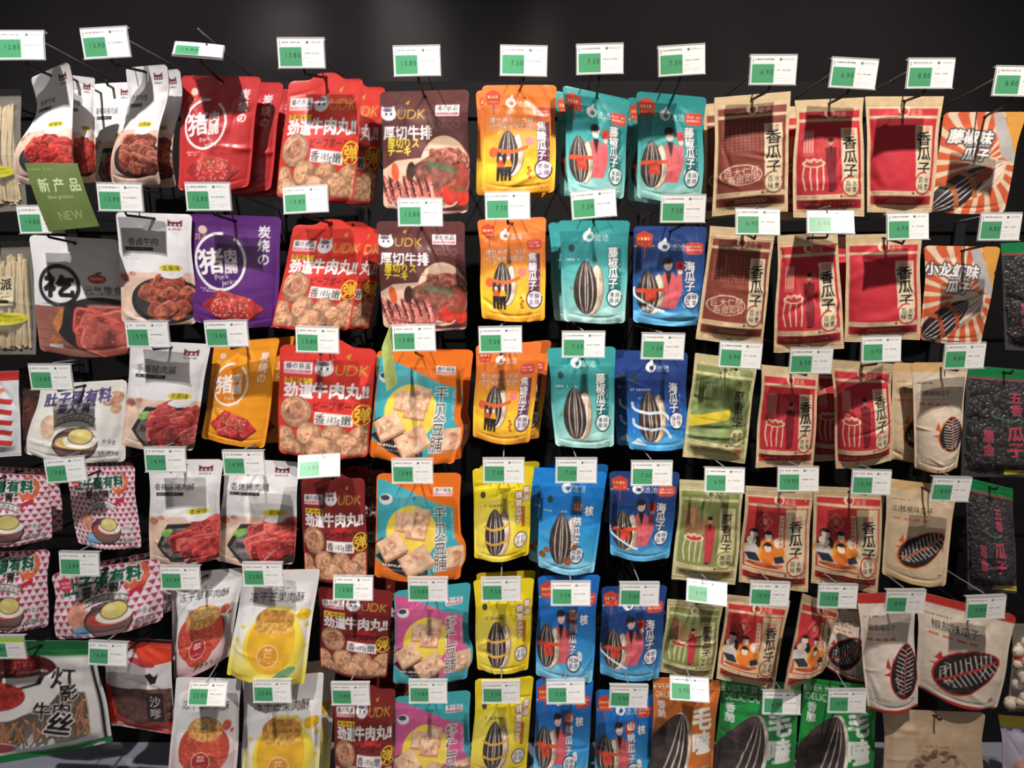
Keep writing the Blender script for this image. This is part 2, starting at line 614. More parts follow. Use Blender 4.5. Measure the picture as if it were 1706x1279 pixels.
        for k, ch in enumerate('UDK'):
            self.text(ch, x + (-.1 + .3 * k) * s, y + .03 * s / A, .38 * s, gold, bold=.015, sx=1.1, shear=.1)
        self.poly([(x + .02 * s, y - .26 * s / A), (x + .16 * s, y - .34 * s / A), (x + .1 * s, y - .2 * s / A)], gold)

    def cracker(self, x, y, w, h, rot, seed=None):
        self.rect(x - w / 2, y - h / 2 / self.A, x + w / 2, y + h / 2 / self.A, (196, 132, 92), rot)
        self.rect(x - w / 2 * .95, y - h / 2 * .93 / self.A - .01, x + w / 2 * .93, y + h / 2 * .86 / self.A - .01, (236, 190, 152), rot, .22, 5)
        for k in range(8):
            self.ell(x + self.rng.uniform(-.3, .3) * w, y + self.rng.uniform(-.3, .3) * h / self.A, .035, .022, [(222, 158, 128), (246, 208, 168), (214, 140, 108)][k % 3], self.rng.uniform(0, 180), .2, 3)

# ------------------------------------------------------------------ print designs
RED, CREAM, KRAFT, BLACK, WHITE = (206, 44, 46), (226, 208, 170), (204, 174, 128), (34, 28, 28), (240, 236, 234)
GOLD = (196, 150, 52)
MEATRED = [(190, 66, 62), (172, 52, 50), (204, 86, 78), (158, 46, 46)]
MEATBROWN = [(150, 62, 44), (168, 78, 56), (134, 50, 38), (178, 92, 66)]


def vname(c, s, x, y, size, col, band, stamp, ring, x2=None, step=1.08, by=None):
    """upright variety name on a coloured band with the round stamp under it"""
    n = len(s)
    hh = n * step * size / c.A / 2
    if band:
        c.rect(x - .62 * size, y - hh + .012, x + .62 * size, y + hh + .05, band)
        c.scrib(x + .46 * size, y - hh * .2, x + .56 * size, y + hh, 14, col)
    c.text(s, x - .03, y, size, col, vert=True, bold=.035, out=ring, outw=.07, step=step)
    sy = y + hh + .085
    c.ell(x, sy, .115, .125, WHITE)
    c.ring(x, sy, .115, .02, ring, ry=.125, gap=(20, 60))
    c.text(stamp[:2], x - .045, sy, .078, ring, vert=True, bold=.02)
    c.text(stamp[2:], x + .045, sy, .078, ring, vert=True, bold=.02)


def red_badge(c, x, y, s):
    A = c.A
    c.poly([(x - .5 * s, y - .3 * s / A), (x, y - .55 * s / A), (x + .5 * s, y - .3 * s / A), (x + .42 * s, y + .45 * s / A), (x - .42 * s, y + .45 * s / A)], (206, 62, 44))
    c.scrib(x - .36 * s, y - .22 * s / A, x + .36 * s, y + .1 * s / A, 1, (246, 196, 120), .95)
    c.scrib(x - .34 * s, y + .14 * s / A, x + .34 * s, y + .38 * s / A, 1, (240, 150, 90), .95)
    c.ell(x - .5 * s, y + .4 * s / A, .06 * s, .06 * s, (240, 180, 70))
    c.ell(x + .5 * s, y + .36 * s / A, .06 * s, .06 * s, (236, 150, 60))
    c.rect(x - .01, y + .45 * s / A, x + .01, y + 1.1 * s / A, (170, 70, 70))


def red_bubble(c, x, y, s):
    c.ell(x, y, .5 * s, .34 * s, (214, 70, 58), p=4)
    c.scrib(x - .38 * s, y - .2 * s / c.A, x + .38 * s, y + .18 * s / c.A, 2, (246, 206, 186), .9)


def big_seeds(c, x, y, s, ribbon=None, pair=True):
    A = c.A
    if pair:
        c.seed_kernel(x + .17 * s, y + .02, .92 * s, .34 * s, -7, (206, 178, 150), (244, 232, 214), (-.5, -.1, .4), .13, edge=(150, 116, 92))
    c.seed_kernel(x, y, s, .46 * s, 0, (64, 52, 49), (208, 192, 178), (-.5, -.02, .2, .62), .045)
    if ribbon == 'bow':
        c.poly([(x - .26 * s, y + .0), (x - .2 * s, y - .07 * s / A), (x + .34 * s, y - .1 * s / A), (x + .36 * s, y - .02 * s / A), (x - .22 * s, y + .03 * s / A)], (226, 74, 40), .25, 8)
        c.rect(x - .06 * s, y - .03 * s / A, x + .18 * s, y + .22 * s / A, (214, 66, 44), 4, .3, 8)
    elif ribbon == 'syrup':
        for dy in (-.1, .22):
            c.curve([(x - .26 * s, y + (dy - .02) * s / A), (x - .05 * s, y + (dy + .05) * s / A), (x + .2 * s, y + dy * s / A), (x + .36 * s, y + (dy - .1) * s / A)], .055 * s, (226, 170, 60))
    elif ribbon == 'foam':
        for dy in (-.12, .2):
            c.curve([(x - .34 * s, y + (dy - .16) * s / A), (x - .3 * s, y + (dy - .02) * s / A), (x + .02 * s, y + (dy + .06) * s / A), (x + .3 * s, y + (dy + .04) * s / A), (x + .46 * s, y + (dy + .22) * s / A)], .055 * s, (226, 236, 244))


def d_caramel(c):
    c.vgrad([(0, (238, 112, 38)), (.34, (240, 124, 40)), (.62, (246, 180, 40)), (.8, (250, 206, 36)), (1, (240, 150, 36))])
    for k in range(26):
        x, y = c.rng.uniform(.05, .95), c.rng.uniform(.4, .98)
        c.ell(x, y, c.rng.uniform(.02, .09), c.rng.uniform(.02, .06), [(250, 212, 60), (244, 160, 44), (252, 224, 90)][k % 3], c.rng.uniform(0, 180), a=.35)
    red_badge(c, .15, .12, .2)
    c.logo_wing(.46, .165, .15, bg=(240, 124, 40))
    c.text('爆竹声中一岁除', .39, .325, .088, WHITE, bold=.02, out=(170, 76, 24), outw=.05)
    c.text('红包来年钱包鼓!', .39, .385, .084, WHITE, bold=.02, out=(170, 76, 24), outw=.05)
    c.ell(.64, .52, .065, .06, (236, 110, 110), var=.15)
    c.ell(.15, .62, .06, .07, (226, 92, 44), var=.2)
    big_seeds(c, .34, .63, .62)
    c.curve([(.2, .6), (.4, .62), (.62, .57)], .05, (226, 96, 36))
    c.people_pair(.3, .77, .4)
    for k in range(4):
        c.ell(.63 + .02 * (k % 2), .77 + .03 * k, .025, .022, (196, 96, 40))
    red_bubble(c, .83, .26, .22)
    vname(c, '焦糖瓜子', .83, .515, .135, WHITE, (108, 52, 72), '焦香酥脆', (84, 44, 84), step=.98)
    c.scrib(.72, .905, .92, .96, 3, (120, 80, 30))


def d_chacha(c, top, low, wave, name, stamp, ring, band, man, sea=False, two=None):
    c.vgrad([(0, top), (.35, top), (.78, low), (1, wave)])
    c.poly([(0, .88)] + [(x / 8, .86 + .035 * math.sin(x * 1.9)) for x in range(9)] + [(1, 1), (0, 1)], wave, .2, 6)
    c.logo_wing(.5, .155 if not man else .2, .17, bg=top)
    if man:
        red_badge(c, .15, .14, .24)
        c.man(.47 if not two else .4, .45, .58)
        big_seeds(c, .2 if not two else .17, .665, .64, 'bow')
        red_bubble(c, .84, .22, .26)
        c.ell(.73, .75, .05, .09, (238, 232, 230))
        c.scrib(.7, .71, .76, .8, 4, (210, 70, 70))
        if sea:
            c.curve([(.02, .62), (.04, .72), (.3, .83), (.44, .86)], .03, (232, 240, 246))
        vy = .5
    else:
        c.ell(.16, .27, .045, .055, (40, 70, 70))
        c.scrib(.08, .36, .44, .4, 1, (214, 224, 224) if not sea else (200, 214, 232))
        for k in range(10):
            c.ell(c.rng.uniform(.1, .55), c.rng.uniform(.45, .9), .03, .018, (120, 150, 80) if not sea else wave, c.rng.uniform(0, 180))
        big_seeds(c, .36, .65, .76, 'foam' if sea else None)
        if sea:
            c.poly([(.04, .93), (.16, .87), (.3, .94)], (226, 236, 242))
        vy = .46
    if two:
        c.ell(.6, .33 if not man else .36, .085, .075, (206, 96, 70))
        c.text(two[0], .6, .33 if not man else .36, .125, WHITE, bold=.05)
        c.text(two[1], .79, .37 if not man else .4, .145, WHITE, bold=.05, out=(20, 60, 120), outw=.05)
        vname(c, two[2], .64, .56 if not man else .57, .14, WHITE, None, stamp, ring)
        for bx, by, r in ((.07, .84, .06), (.14, .78, .05), (.5, .86, .07), (.6, .72, .05)) if not man else ():
            c.ell(bx, by, r, r * .9, (146, 88, 50), var=.3)
    else:
        vname(c, name, .805, vy, .155, WHITE, band, stamp, ring, step=.93)
    c.scrib(.7, .93, .92, .975, 2, (70, 110, 120))


def d_teal(c): d_chacha(c, (46, 154, 154), (126, 202, 196), (168, 220, 212), '藤椒瓜子', '清香麻爽', (22, 74, 84), (20, 112, 112), False)
def d_teal_man(c): d_chacha(c, (36, 150, 150), (104, 194, 188), (146, 212, 204), '藤椒瓜子', '清香麻爽', (22, 74, 84), (20, 112, 112), True)
def d_sea(c): d_chacha(c, (32, 62, 134), (30, 124, 212), (70, 168, 228), '海瓜子', '海盐鲜香', (28, 44, 96), (28, 66, 150), False, True)
def d_sea_man(c): d_chacha(c, (28, 62, 128), (36, 120, 196), (86, 176, 224), '海瓜子', '海盐鲜香', (28, 44, 96), None, True, True)
def d_walnut(c): d_chacha(c, (20, 124, 214), (56, 176, 232), (130, 206, 240), '', '核香酥脆', (26, 60, 110), None, False, False, ('山', '核', '桃瓜子'))
def d_walnut_man(c): d_chacha(c, (20, 106, 196), (50, 160, 224), (120, 200, 236), '', '核香酥脆', (26, 60, 110), None, True, False, ('山', '核', '桃瓜子'))


def d_butter(c):
    c.vgrad([(0, (238, 210, 20)), (.5, (246, 222, 30)), (1, (240, 206, 20))])
    c.ell(.35, .68, .4, .55, (250, 234, 120), a=.5)
    c.ell(.17, .285, .045, .055, (58, 72, 60))
    c.scrib(.2, .38, .5, .43, 1, (150, 120, 20))
    c.scrib(.62, .22, .74, .44, 8, (170, 140, 30), .5)
    big_seeds(c, .38, .685, .74, 'syrup')
    for s, x, y, z in (('蜂黄瓜子', .79, .44, .125), ('黄油', .91, .3, .115)):
        c.text(s, x, y, z, WHITE, vert=True, bold=.04, out=(146, 70, 20), outw=.1, step=1.1)
    c.rect(.84, .44, .9, .66, (186, 104, 24))
    c.ell(.83, .79, .11, .12, WHITE)
    c.ring(.83, .79, .11, .02, (120, 96, 70), ry=.12)
    c.text('浓香', .785, .79, .075, (90, 70, 50), vert=True)
    c.text('奶甜', .875, .79, .075, (90, 70, 50), vert=True)
    c.scrib(.68, .92, .88, .97, 2, (160, 130, 20))


def d_jerky(c, base, dark, ringc=WHITE):
    c.fill(base)
    c.rect(0, .085, 1, .09, tuple(int(k * .85) for k in base))
    c.ell(.17, .14, .045, .045, (226, 200, 180))
    c.text('苏小糖', .19, .205, .075, (236, 196, 130), bold=.02)
    c.ell(.35, .42, .27, .3, dark)
    c.ring(.35, .42, .27, .028, ringc, ry=.3, gap=(60, 84))
    c.text('猪', .25, .42, .29, WHITE, rot=8, bold=.035)
    c.text('肉', .46, .36, .15, WHITE, rot=6, bold=.035)
    c.text('脯', .47, .46, .15, WHITE, rot=6, bold=.035)
    c.text('Pork', .37, .55, .08, WHITE, rot=10, bold=.02)
    c.text('Jerky', .45, .595, .08, WHITE, rot=10, bold=.02)
    c.text('炭烧の', .82, .26, .14, WHITE, vert=True, bold=.03, out=dark, outw=.04)
    c.scrib(.12, .655, .34, .7, 2, (250, 226, 214), .8)
    P = [(.12, .82), (.34, .67), (.7, .74), (.84, .83), (.64, .94), (.3, .92)]
    c.poly([(x + .01, y + .012) for x, y in P], (96, 22, 26))
    c.poly(P, (190, 48, 48), .45, 9)
    c.poly([(.34, .67), (.7, .74), (.62, .84), (.26, .79)], (212, 78, 66), .4, 9)
    for k in range(60):
        x, y = c.rng.uniform(.24, .68), c.rng.uniform(.74, .9)
        c.ell(x, y, .011, .006, (240, 190, 160), c.rng.uniform(0, 180))
    c.scrib(.1, .95, .4, .975, 1, tuple(int(k * .75) for k in base))


def d_jerky_red(c): d_jerky(c, (204, 44, 46), (188, 38, 42))
def d_jerky_purple(c): d_jerky(c, (92, 34, 118), (72, 26, 98))
def d_jerky_orange(c): d_jerky(c, (244, 150, 24), (238, 130, 24))


def d_ball(c, base, dark, kana, yel):
    c.fill(base)
    c.rect(.02, .02, .98, .98, tuple(min(255, int(k * 1.02) + 2) for k in base))
    c.brand_box(.2, .2, .3)
    c.brand_udk(.68, .19, .42)
    c.rect(.06, .285, .36, .33, (238, 200, 30))
    if yel:
        c.text(yel, .21, .308, .072, dark, bold=.03)
    else:
        c.scrib(.08, .29, .35, .325, 1, dark, .95)
    c.text('劲道', .22, .395, .17, WHITE, bold=.05, sx=.95)
    c.text('牛肉丸!!', .66, .385, .175, WHITE, bold=.05, out=dark, outw=.03)
    c.rect(.47, .485, .8, .5, kana)
    c.ell(.62, .47, .1, .02, (110, 70, 150) if kana[2] > 60 else kana)
    c.text('ビーフボール', .63, .525, .105, dark, bold=.03, sx=.8)
    c.rect(.41, .585, .82, .69, (234, 228, 226), -4)
    c.text('香', .47, .63, .115, BLACK, bold=.02, rot=-4)
    c.text('105g', .61, .635, .09, BLACK, rot=-4, sx=.6)
    c.text('嫩', .745, .645, .115, BLACK, bold=.02, rot=-4)
    
    c.ell(.905, .6, .105, .115, tuple(int(k * .9) for k in base))
    c.ring(.905, .6, .1, .014, (240, 206, 40), ry=.11)
    c.text('弹', .905, .6, .165, (244, 214, 44), bold=.04)
    sp = [(.2, .585, .175, 1.0), (.08, .83, .12, 1.1), (.36, .79, .15, 1.0), (.62, .78, .14, .9), (.92, .8, .15, .9),
          (.14, .93, .17, .8), (.76, .87, .16, .85), (.5, .92, .2, .8), (.94, .95, .16, .75)]
    c.balls(sp)
    c.ell(.2, .58, .11, .09, (178, 118, 90), 40, .5, 7)
    c.rect(0, .965, 1, 1, base)
    c.rect(0, 0, .02, 1, base)
    c.rect(.975, .66, 1, 1, base)


def d_ball_red(c): d_ball(c, (212, 46, 36), (120, 20, 20), (190, 40, 40), '香辣味！')
def d_ball_dark(c): d_ball(c, (126, 32, 32), (66, 18, 18), (196, 34, 34), '')


def d_steak(c):
    c.fill((92, 46, 44), .06, 6)
    c.brand_udk(.28, .18, .38)
    c.brand_box(.76, .165, .27)
    for k in range(3):
        c.ring(.7 + .085 * k, .275, .032, .008, (124, 84, 78))
    c.ell(.72, .66, .29, .36, (222, 186, 158))
    c.poly([(0, .66), (.16, .58), (.5, .55), (.56, .98), (0, .98)], (214, 178, 150))
    c.ell(.76, .69, .24, .28, (150, 62, 50), var=.3)
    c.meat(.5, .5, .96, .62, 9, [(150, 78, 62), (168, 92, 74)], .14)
    c.poly([(.34, .63), (.62, .5), (.82, .62), (.84, .72), (.6, .85), (.4, .76)], (130, 74, 60), .55, 12)
    c.poly([(.4, .76), (.6, .85), (.84, .72), (.84, .77), (.6, .93), (.38, .82)], (196, 78, 70), .35, 10)
    for k in range(7):
        x = .05 + .085 * k
        c.ell(x, .83 + .02 * (k % 3), .05, .16, [(176, 80, 74), (146, 62, 56), (196, 104, 92)][k % 3], 18, .45, 5)
        c.ell(x + .01, .84 + .02 * (k % 3), .028, .13, [(214, 128, 116), (196, 104, 96), (206, 116, 100)][k % 3], 18, .5, 6)
        c.ell(x - .03, .8, .013, .12, (66, 34, 30), 18)
        for j in range(5):
            c.ell(x + c.rng.uniform(-.03, .03), .83 + c.rng.uniform(-.08, .08), .009, .005, (240, 206, 190), 40)
    c.ell(.15, .68, .045, .1, (214, 84, 44), 8)
    c.ell(.33, .67, .05, .1, (60, 34, 30), -8, .3)
    for k in range(26):
        t = k / 25
        x, y = .5 + .32 * t, .6 + .05 * t
        for sgn in (-1, 1):
            c.line([(x, y), (x + .045, y + sgn * .026)], .005, (70, 110, 74))
    c.line([(.48, .6), (.86, .67)], .012, (86, 110, 70))
    c.ell(.77, .85, .07, .1, (214, 52, 38), 20, .12)
    c.ell(.93, .87, .07, .08, (208, 46, 34), -20, .12)
    c.ell(.8, .79, .05, .014, (70, 110, 50), 20)
    c.ell(.92, .81, .045, .012, (70, 110, 50), -30)
    c.rect(.0, .35, .52, .46, (92, 46, 44))
    c.rect(.02, .5, .38, .545, (92, 46, 44))
    c.text('厚切牛排', .3, .345, .15, WHITE, bold=.04, sx=.95)
    c.text('厚切りス', .25, .43, .11, (240, 210, 40), bold=.03, sx=.85)
    c.text('テーキ', .2, .5, .11, (240, 210, 40), bold=.03, sx=.85)
    c.scrib(.4, .42, .54, .5, 4, (120, 76, 70), .8)
    c.scrib(.62, .935, .9, .97, 1, (60, 40, 40), .9)
    c.rect(0, .975, 1, 1, (206, 160, 146))


def d_bean(c, border, panel, name):
    c.fill(border)
    c.poly([(.02, .06), (.06, .05), (.7, .27), (.92, .32), (.92, .62), (.97, .72), (.94, .84), (.6, .98 - .04), (.42, .93), (.02, .82)], panel)
    c.ell(.43, .54, .3, .3, (246, 214, 70), var=.08)
    c.poly([(0, .78), (.1, .72), (.6, .72), (.62, .92), (.42, .955), (.22, .9)], (36, 32, 36))
    c.cracker(.37, .45, .26, .22, -4)
    c.cracker(.54, .42, .2, .24, -10)
    c.cracker(.48, .52, .24, .2, -6)
    c.cracker(.2, .68, .32, .26, 32)
    c.cracker(.49, .8, .36, .27, 32)
    c.cracker(.9, .78, .16, .26, 3)
    c.line([(0, .66), (.1, .6)], .012, BLACK)
    c.brand_box(.79, .17, .22)
    c.ell(.12, .24, .08, .06, (226, 224, 226))
    c.ell(.11, .225, .055, .03, (60, 60, 80))
    c.text('UDK', .4, .24, .17, tuple(int(.7 * a + .3 * b) for a, b in zip(panel, (200, 120, 60))), sx=1.1, shear=.12)
    c.text(name, .76, .6, .19, (64, 40, 34), vert=True, bold=.0, out=(244, 236, 230), outw=.075, step=.93, sx=.8)
    c.scrib(.89, .34, .92, .6, 16, (220, 240, 236), .9)
    c.scrib(.1, .83, .38, .87, 1, WHITE, 1)
    c.scrib(.1, .88, .36, .9, 1, (190, 190, 190), 1)
    c.scrib(.54, .8, .6, .93, 12, (200, 196, 196), .9)


def d_bean_teal(c): d_bean(c, (238, 112, 24), (58, 172, 186), '干贝豆脯')
def d_bean_pink(c): d_bean(c, (56, 168, 178), (214, 88, 146), '虾仁豆脯')


def d_cat(c, title, flavour, cols, plate=(46, 44, 46), low=(226, 190, 168), tray=False):
    c.fill((230, 228, 228))
    A = c.A
    c.rect(.68, .075, .87, .115, (112, 34, 40))
    for k in (-1, 1):
        c.poly([(.775 + k * .095, .055), (.775 + k * .095, .09), (.775 + k * .04, .078)], (112, 34, 40))
    for k in range(3):
        c.ell(.72 + .055 * k, .1, .016, .014, (236, 220, 220))
    c.scrib(.69, .125, .86, .155, 1, (110, 90, 90), 1)
    c.text(title, .36, .255, .105 if len(title) < 6 else .095, (44, 42, 44), bold=.005)
    c.rect(.1, .305, .5, .335, (44, 42, 44))
    c.scrib(.12, .31, .48, .33, 1, (200, 196, 196))
    c.scrib(.1, .37, .3, .42, 2, (196, 194, 196), .8)
    c.rect(0, .53, 1, 1, low, var=.12)
    c.ell(.08, .58, .07, .05, (190, 110, 96), var=.3)
    c.ell(.2, .545, .05, .03, (196, 130, 112), var=.3)
    c.ell(.72, .51, .17, .12, (230, 228, 228))
    c.ell(.72, .485, .15, .045, (226, 208, 40))
    c.text(flavour, .72, .485, .075, (60, 54, 24), bold=.01)
    if tray:
        c.poly([(.14, .82), (.3, .6), (1, .58), (1, .98), (.34, .97)], plate)
        c.poly([(.2, .83), (.32, .64), (1, .62), (1, .9), (.36, .94)], (120, 112, 112), .5, 14)
        c.ell(.3, .68, .09, .05, (132, 188, 86), 20, .3)
        for k in range(4):
            c.ell(.28 + .03 * k, .8, .012, .05, (50, 48, 50))
    else:
        c.ell(.64, .78, .46, .3, plate)
        c.ell(.64, .77, .4, .25, (62, 58, 60))
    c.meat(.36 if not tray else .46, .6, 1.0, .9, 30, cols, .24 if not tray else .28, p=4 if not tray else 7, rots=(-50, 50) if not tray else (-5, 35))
    c.ell(.72, .55, .13, .045, (228, 226, 226))
    c.scrib(.69, .53, .75, .55, 1, (190, 186, 186))
    c.rect(.06, .9, .22, .925, (236, 226, 216))
    c.scrib(.08, .905, .2, .92, 1, (150, 130, 120))


def d_cat_spice(c): d_cat(c, '香卤牛肉', '五香味', MEATBROWN)
def d_cat_hand(c): d_cat(c, '手撕猪肉脯', '芝麻味', MEATRED, tray=True)
def d_cat_hot(c): d_cat(c, '香辣味猪肉脯', '香辣味', MEATRED, tray=True)
def d_cat_roast(c): d_cat(c, '香烤猪肉脯', '原味', MEATRED, tray=True)
def d_cat_red(c): d_cat(c, '麻辣牛肉', '麻辣味', [(200, 44, 40), (216, 70, 56), (178, 34, 34)])
def d_cat_beef(c): d_cat(c, '沙嗲牛肉', '五香味', [(150, 70, 50), (170, 88, 66), (128, 54, 40), (186, 104, 80)])


def d_fu(c):
    c.fill((228, 226, 226))
    c.ell(.3, .41, .24, .225, (40, 38, 40), var=.3)
    c.ell(.3, .41, .195, .18, (228, 226, 226))
    c.text('礻', .235, .405, .26, BLACK, bold=.09, sx=.8)
    c.text('乞', .37, .415, .23, BLACK, bold=.09, sx=.85)
    c.ell(.72, .345, .1, .05, (206, 60, 56))
    c.scrib(.65, .33, .79, .36, 1, WHITE, 1)
    c.ell(.73, .3, .05, .012, (120, 60, 50), 20)
    c.text('元气零食', .77, .44, .1, (70, 64, 66))
    c.scrib(.58, .47, .94, .49, 1, (150, 146, 146))
    c.rect(0, .585, 1, 1, (150, 92, 78), var=.18, cells=3)
    for k in range(5):
        c.rect(0, .63 + .08 * k, 1, .634 + .08 * k, (118, 66, 56))
    c.ell(.72, .74, .48, .3, (44, 36, 38))
    c.poly([(.2, .72), (.3, .6), (.34, .6), (.3, .74), (.24, .82)], (196, 120, 66), .2)
    for k in range(6):
        c.ell(.2 + .035 * math.cos(k), .87 + .015 * math.sin(k), .04, .012, (196, 110, 60), k * 60)
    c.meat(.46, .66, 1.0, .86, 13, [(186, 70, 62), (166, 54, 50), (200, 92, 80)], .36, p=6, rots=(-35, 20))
    c.rect(.13, .905, .28, .93, (214, 200, 200))
    c.scrib(.58, .555, .95, .575, 1, (130, 124, 124), .8)
    c.scrib(.1, .555, .3, .575, 1, (120, 120, 124), .9)


def bowl(c, x, y, s, soup):
    A = c.A
    c.ell(x, y + .02 * s / A, .5 * s, .38 * s, (40, 30, 32))
    c.ell(x, y + .02 * s / A, .475 * s, .355 * s, (126, 94, 92))
    c.ell(x, y - .06 * s / A, .48 * s, .22 * s, (40, 30, 32))
    c.ell(x, y - .06 * s / A, .455 * s, .2 * s, (108, 76, 78))
    c.ell(x, y - .01 * s / A, .45 * s, .16 * s, soup)
    for k in range(4):
        c.ring(x - .3 * s + .07 * k * s, y + (.03 + .02 * (k % 2)) * s / A, .022 * s, .008 * s, (110, 60, 50))
    c.ell(x + .12 * s, y - .06 * s / A, .37 * s, .17 * s, (250, 246, 230))
    c.ell(x + .12 * s, y - .17 * s / A, .28 * s, .2 * s, (40, 30, 32))
    c.ell(x + .12 * s, y - .17 * s / A, .262 * s, .183 * s, (236, 214, 120))
    c.ell(x + .05 * s, y - .23 * s / A, .12 * s, .06 * s, (244, 228, 150))


def d_egg(c, tri):
    c.fill((236, 232, 222) if not tri else (236, 226, 228))
    if tri:
        n = 13
        s = 1.0 / n
        for r in range(int(c.A / (s * .82)) + 2):
            for k in range(-1, n + 1):
                x = (k + .5 * (r % 2)) * s
                y = r * s * .82 / c.A
                c.poly([(x + .06 * s, y + .1 * s / c.A), (x + .94 * s, y + .1 * s / c.A), (x + .5 * s, y + .78 * s / c.A)], (192, 44, 84))
        c.ell(.78, .2, .12, .13, (222, 100, 62), -20, .18)
        c.ell(.25, .66, .1, .12, (224, 150, 122), 10, .25)
        for k in range(3):
            c.curve([(.64 + .03 * k, .5), (.72 + .02 * k, .42), (.84, .36 + .03 * k)], .024, (200, 40, 60))
        c.poly([(.2, .83), (.36, .8), (.4, .9), (.3, .97), (.2, .94)], (130, 180, 220), .2)
    else:
        c.ell(.22, .58, .09, .13, (226, 190, 160), 15, .2)
        c.scrib(.18, .72, .3, .8, 3, (196, 170, 180), .8)
        c.ell(.86, .22, .12, .07, (206, 150, 118), 10, .25)
        c.ell(.9, .34, .06, .05, (216, 170, 130), 10, .25)
    ink = (84, 72, 120) if not tri else (24, 84, 62)
    c.text('肚子蛋有料', .46, .2, .15, ink, rot=4, bold=.06, out=(240, 240, 238), outw=.08)
    c.text('要入"胃"', .47, .33, .11, ink if not tri else BLACK, rot=3, bold=.05, out=(240, 240, 238), outw=.07)
    A = c.A
    c.curve([(.3, .52), (.42, .455), (.56, .44), (.7, .5)], .085, (240, 236, 228))
    c.curve([(.3, .48), (.42, .415), (.56, .4), (.71, .46)], .01, (60, 50, 52))
    c.curve([(.3, .56), (.42, .495), (.56, .48), (.7, .54)], .01, (60, 50, 52))
    for k, ch in enumerate('Q弹有料虎皮丸子'):
        t = k / 7
        c.text(ch, .33 + .35 * t, .505 - .22 * t * (1 - t) - .01 * t, .052, (50, 44, 46), rot=20 - 40 * t, bold=.01)
    bowl(c, .53, .76, .44, (214, 78, 66) if tri else (226, 196, 116))
    c.ell(.84, .74, .055, .055, (238, 230, 230))
    c.text('90g', .84, .735, .065, (90, 80, 84))
    c.rect(.76, .85, .93, .91, (238, 230, 226))
    c.text('香辣味' if tri else '烧烤味', .845, .88, .06, (70, 60, 60))
    if tri:
        c.ell(.12, .2, .06, .065, (214, 50, 74))
        c.scrib(.08, .15, .16, .25, 2, (250, 220, 224), 1)


def d_egg_white(c): d_egg(c, False)
def d_egg_red(c): d_egg(c, True)
def d_egg_tall(c): d_egg(c, True)
def d_egg_wide(c): d_egg(c, True)


def d_fruit(c, name, kana, mango):
    low = (250, 226, 40) if mango else (240, 190, 198)
    c.vgrad([(0, (226, 224, 226)), (.55, (236, 234, 234)), (.8, tuple((a + b) // 2 for a, b in zip(low, (236, 234, 234)))), (1, low)])
    c.ell(.3, .07, .1, .05, (206, 84, 70) if not mango else (232, 190, 90), var=.3)
    c.text(kana, .5, .165, .075, (60, 52, 54))
    c.text(name, .5, .235, .125, (52, 46, 48), sx=.95)
    for k in range(9):
        x, y = c.rng.uniform(.04, .96), c.rng.uniform(.36, .8)
        c.ell(x, y, .03, .024, (222, 110, 84) if not mango else (246, 206, 50), c.rng.uniform(0, 180), .2)
    if mango:
        c.ell(.55, .64, .38, .42, (250, 226, 70), var=.08)
        c.ell(.52, .62, .3, .4, (246, 184, 40), var=.12)
        c.ell(.52, .43, .25, .16, (196, 136, 60), var=.4, cells=14)
        c.ell(.52, .5, .26, .07, (226, 170, 74), var=.4, cells=14)
        c.ell(.88, .38, .09, .07, (246, 196, 30), var=.15)
        c.ell(.74, .88, .15, .055, (110, 158, 110), 35, .2)
        c.rect(.4, .31, .72, .34, (226, 206, 90))
        em = (236, 150, 30)
    else:
        c.ell(.53, .62, .36, .34, (214, 78, 60), var=.2, p=2.3)
        c.ell(.53, .78, .22, .2, (206, 68, 56), var=.2)
        c.ell(.53, .44, .26, .16, (226, 158, 84), var=.4, cells=14)
        c.ell(.53, .4, .17, .08, (236, 186, 110), var=.4, cells=14)
        for k in range(120):
            x, y = c.rng.uniform(.22, .86), c.rng.uniform(.5, .9)
            if ((x - .53) / .33) ** 2 + ((y - .66) / .24) ** 2 < 1:
                c.ell(x, y, .008, .011, (240, 150, 110))
        for k in range(5):
            c.poly([(.5 + .08 * k, .9), (.42 + .11 * k, .96), (.56 + .07 * k, .92)], (70, 120, 66))
        c.ell(.84, .4, .06, .07, (226, 96, 74), -20, .2)
        em = (196, 40, 46)
    c.ell(.5, .74, .135, .14, em)
    c.ring(.5, .74, .13, .01, (246, 226, 200), ry=.135)
    c.text('芒' if mango else '莓', .5, .715, .13, (250, 236, 220), bold=.01)
    c.text('マンゴー' if mango else 'いちご', .5, .785, .06, (250, 236, 220))
    c.scrib(.06, .925, .3, .955, 2, (150, 140, 90) if mango else (170, 130, 136), .9)


def d_straw(c): d_fruit(c, '冻干草莓肉酥', 'いちご', False)
def d_mango(c): d_fruit(c, '冻干芒果肉酥', 'マンゴー', True)


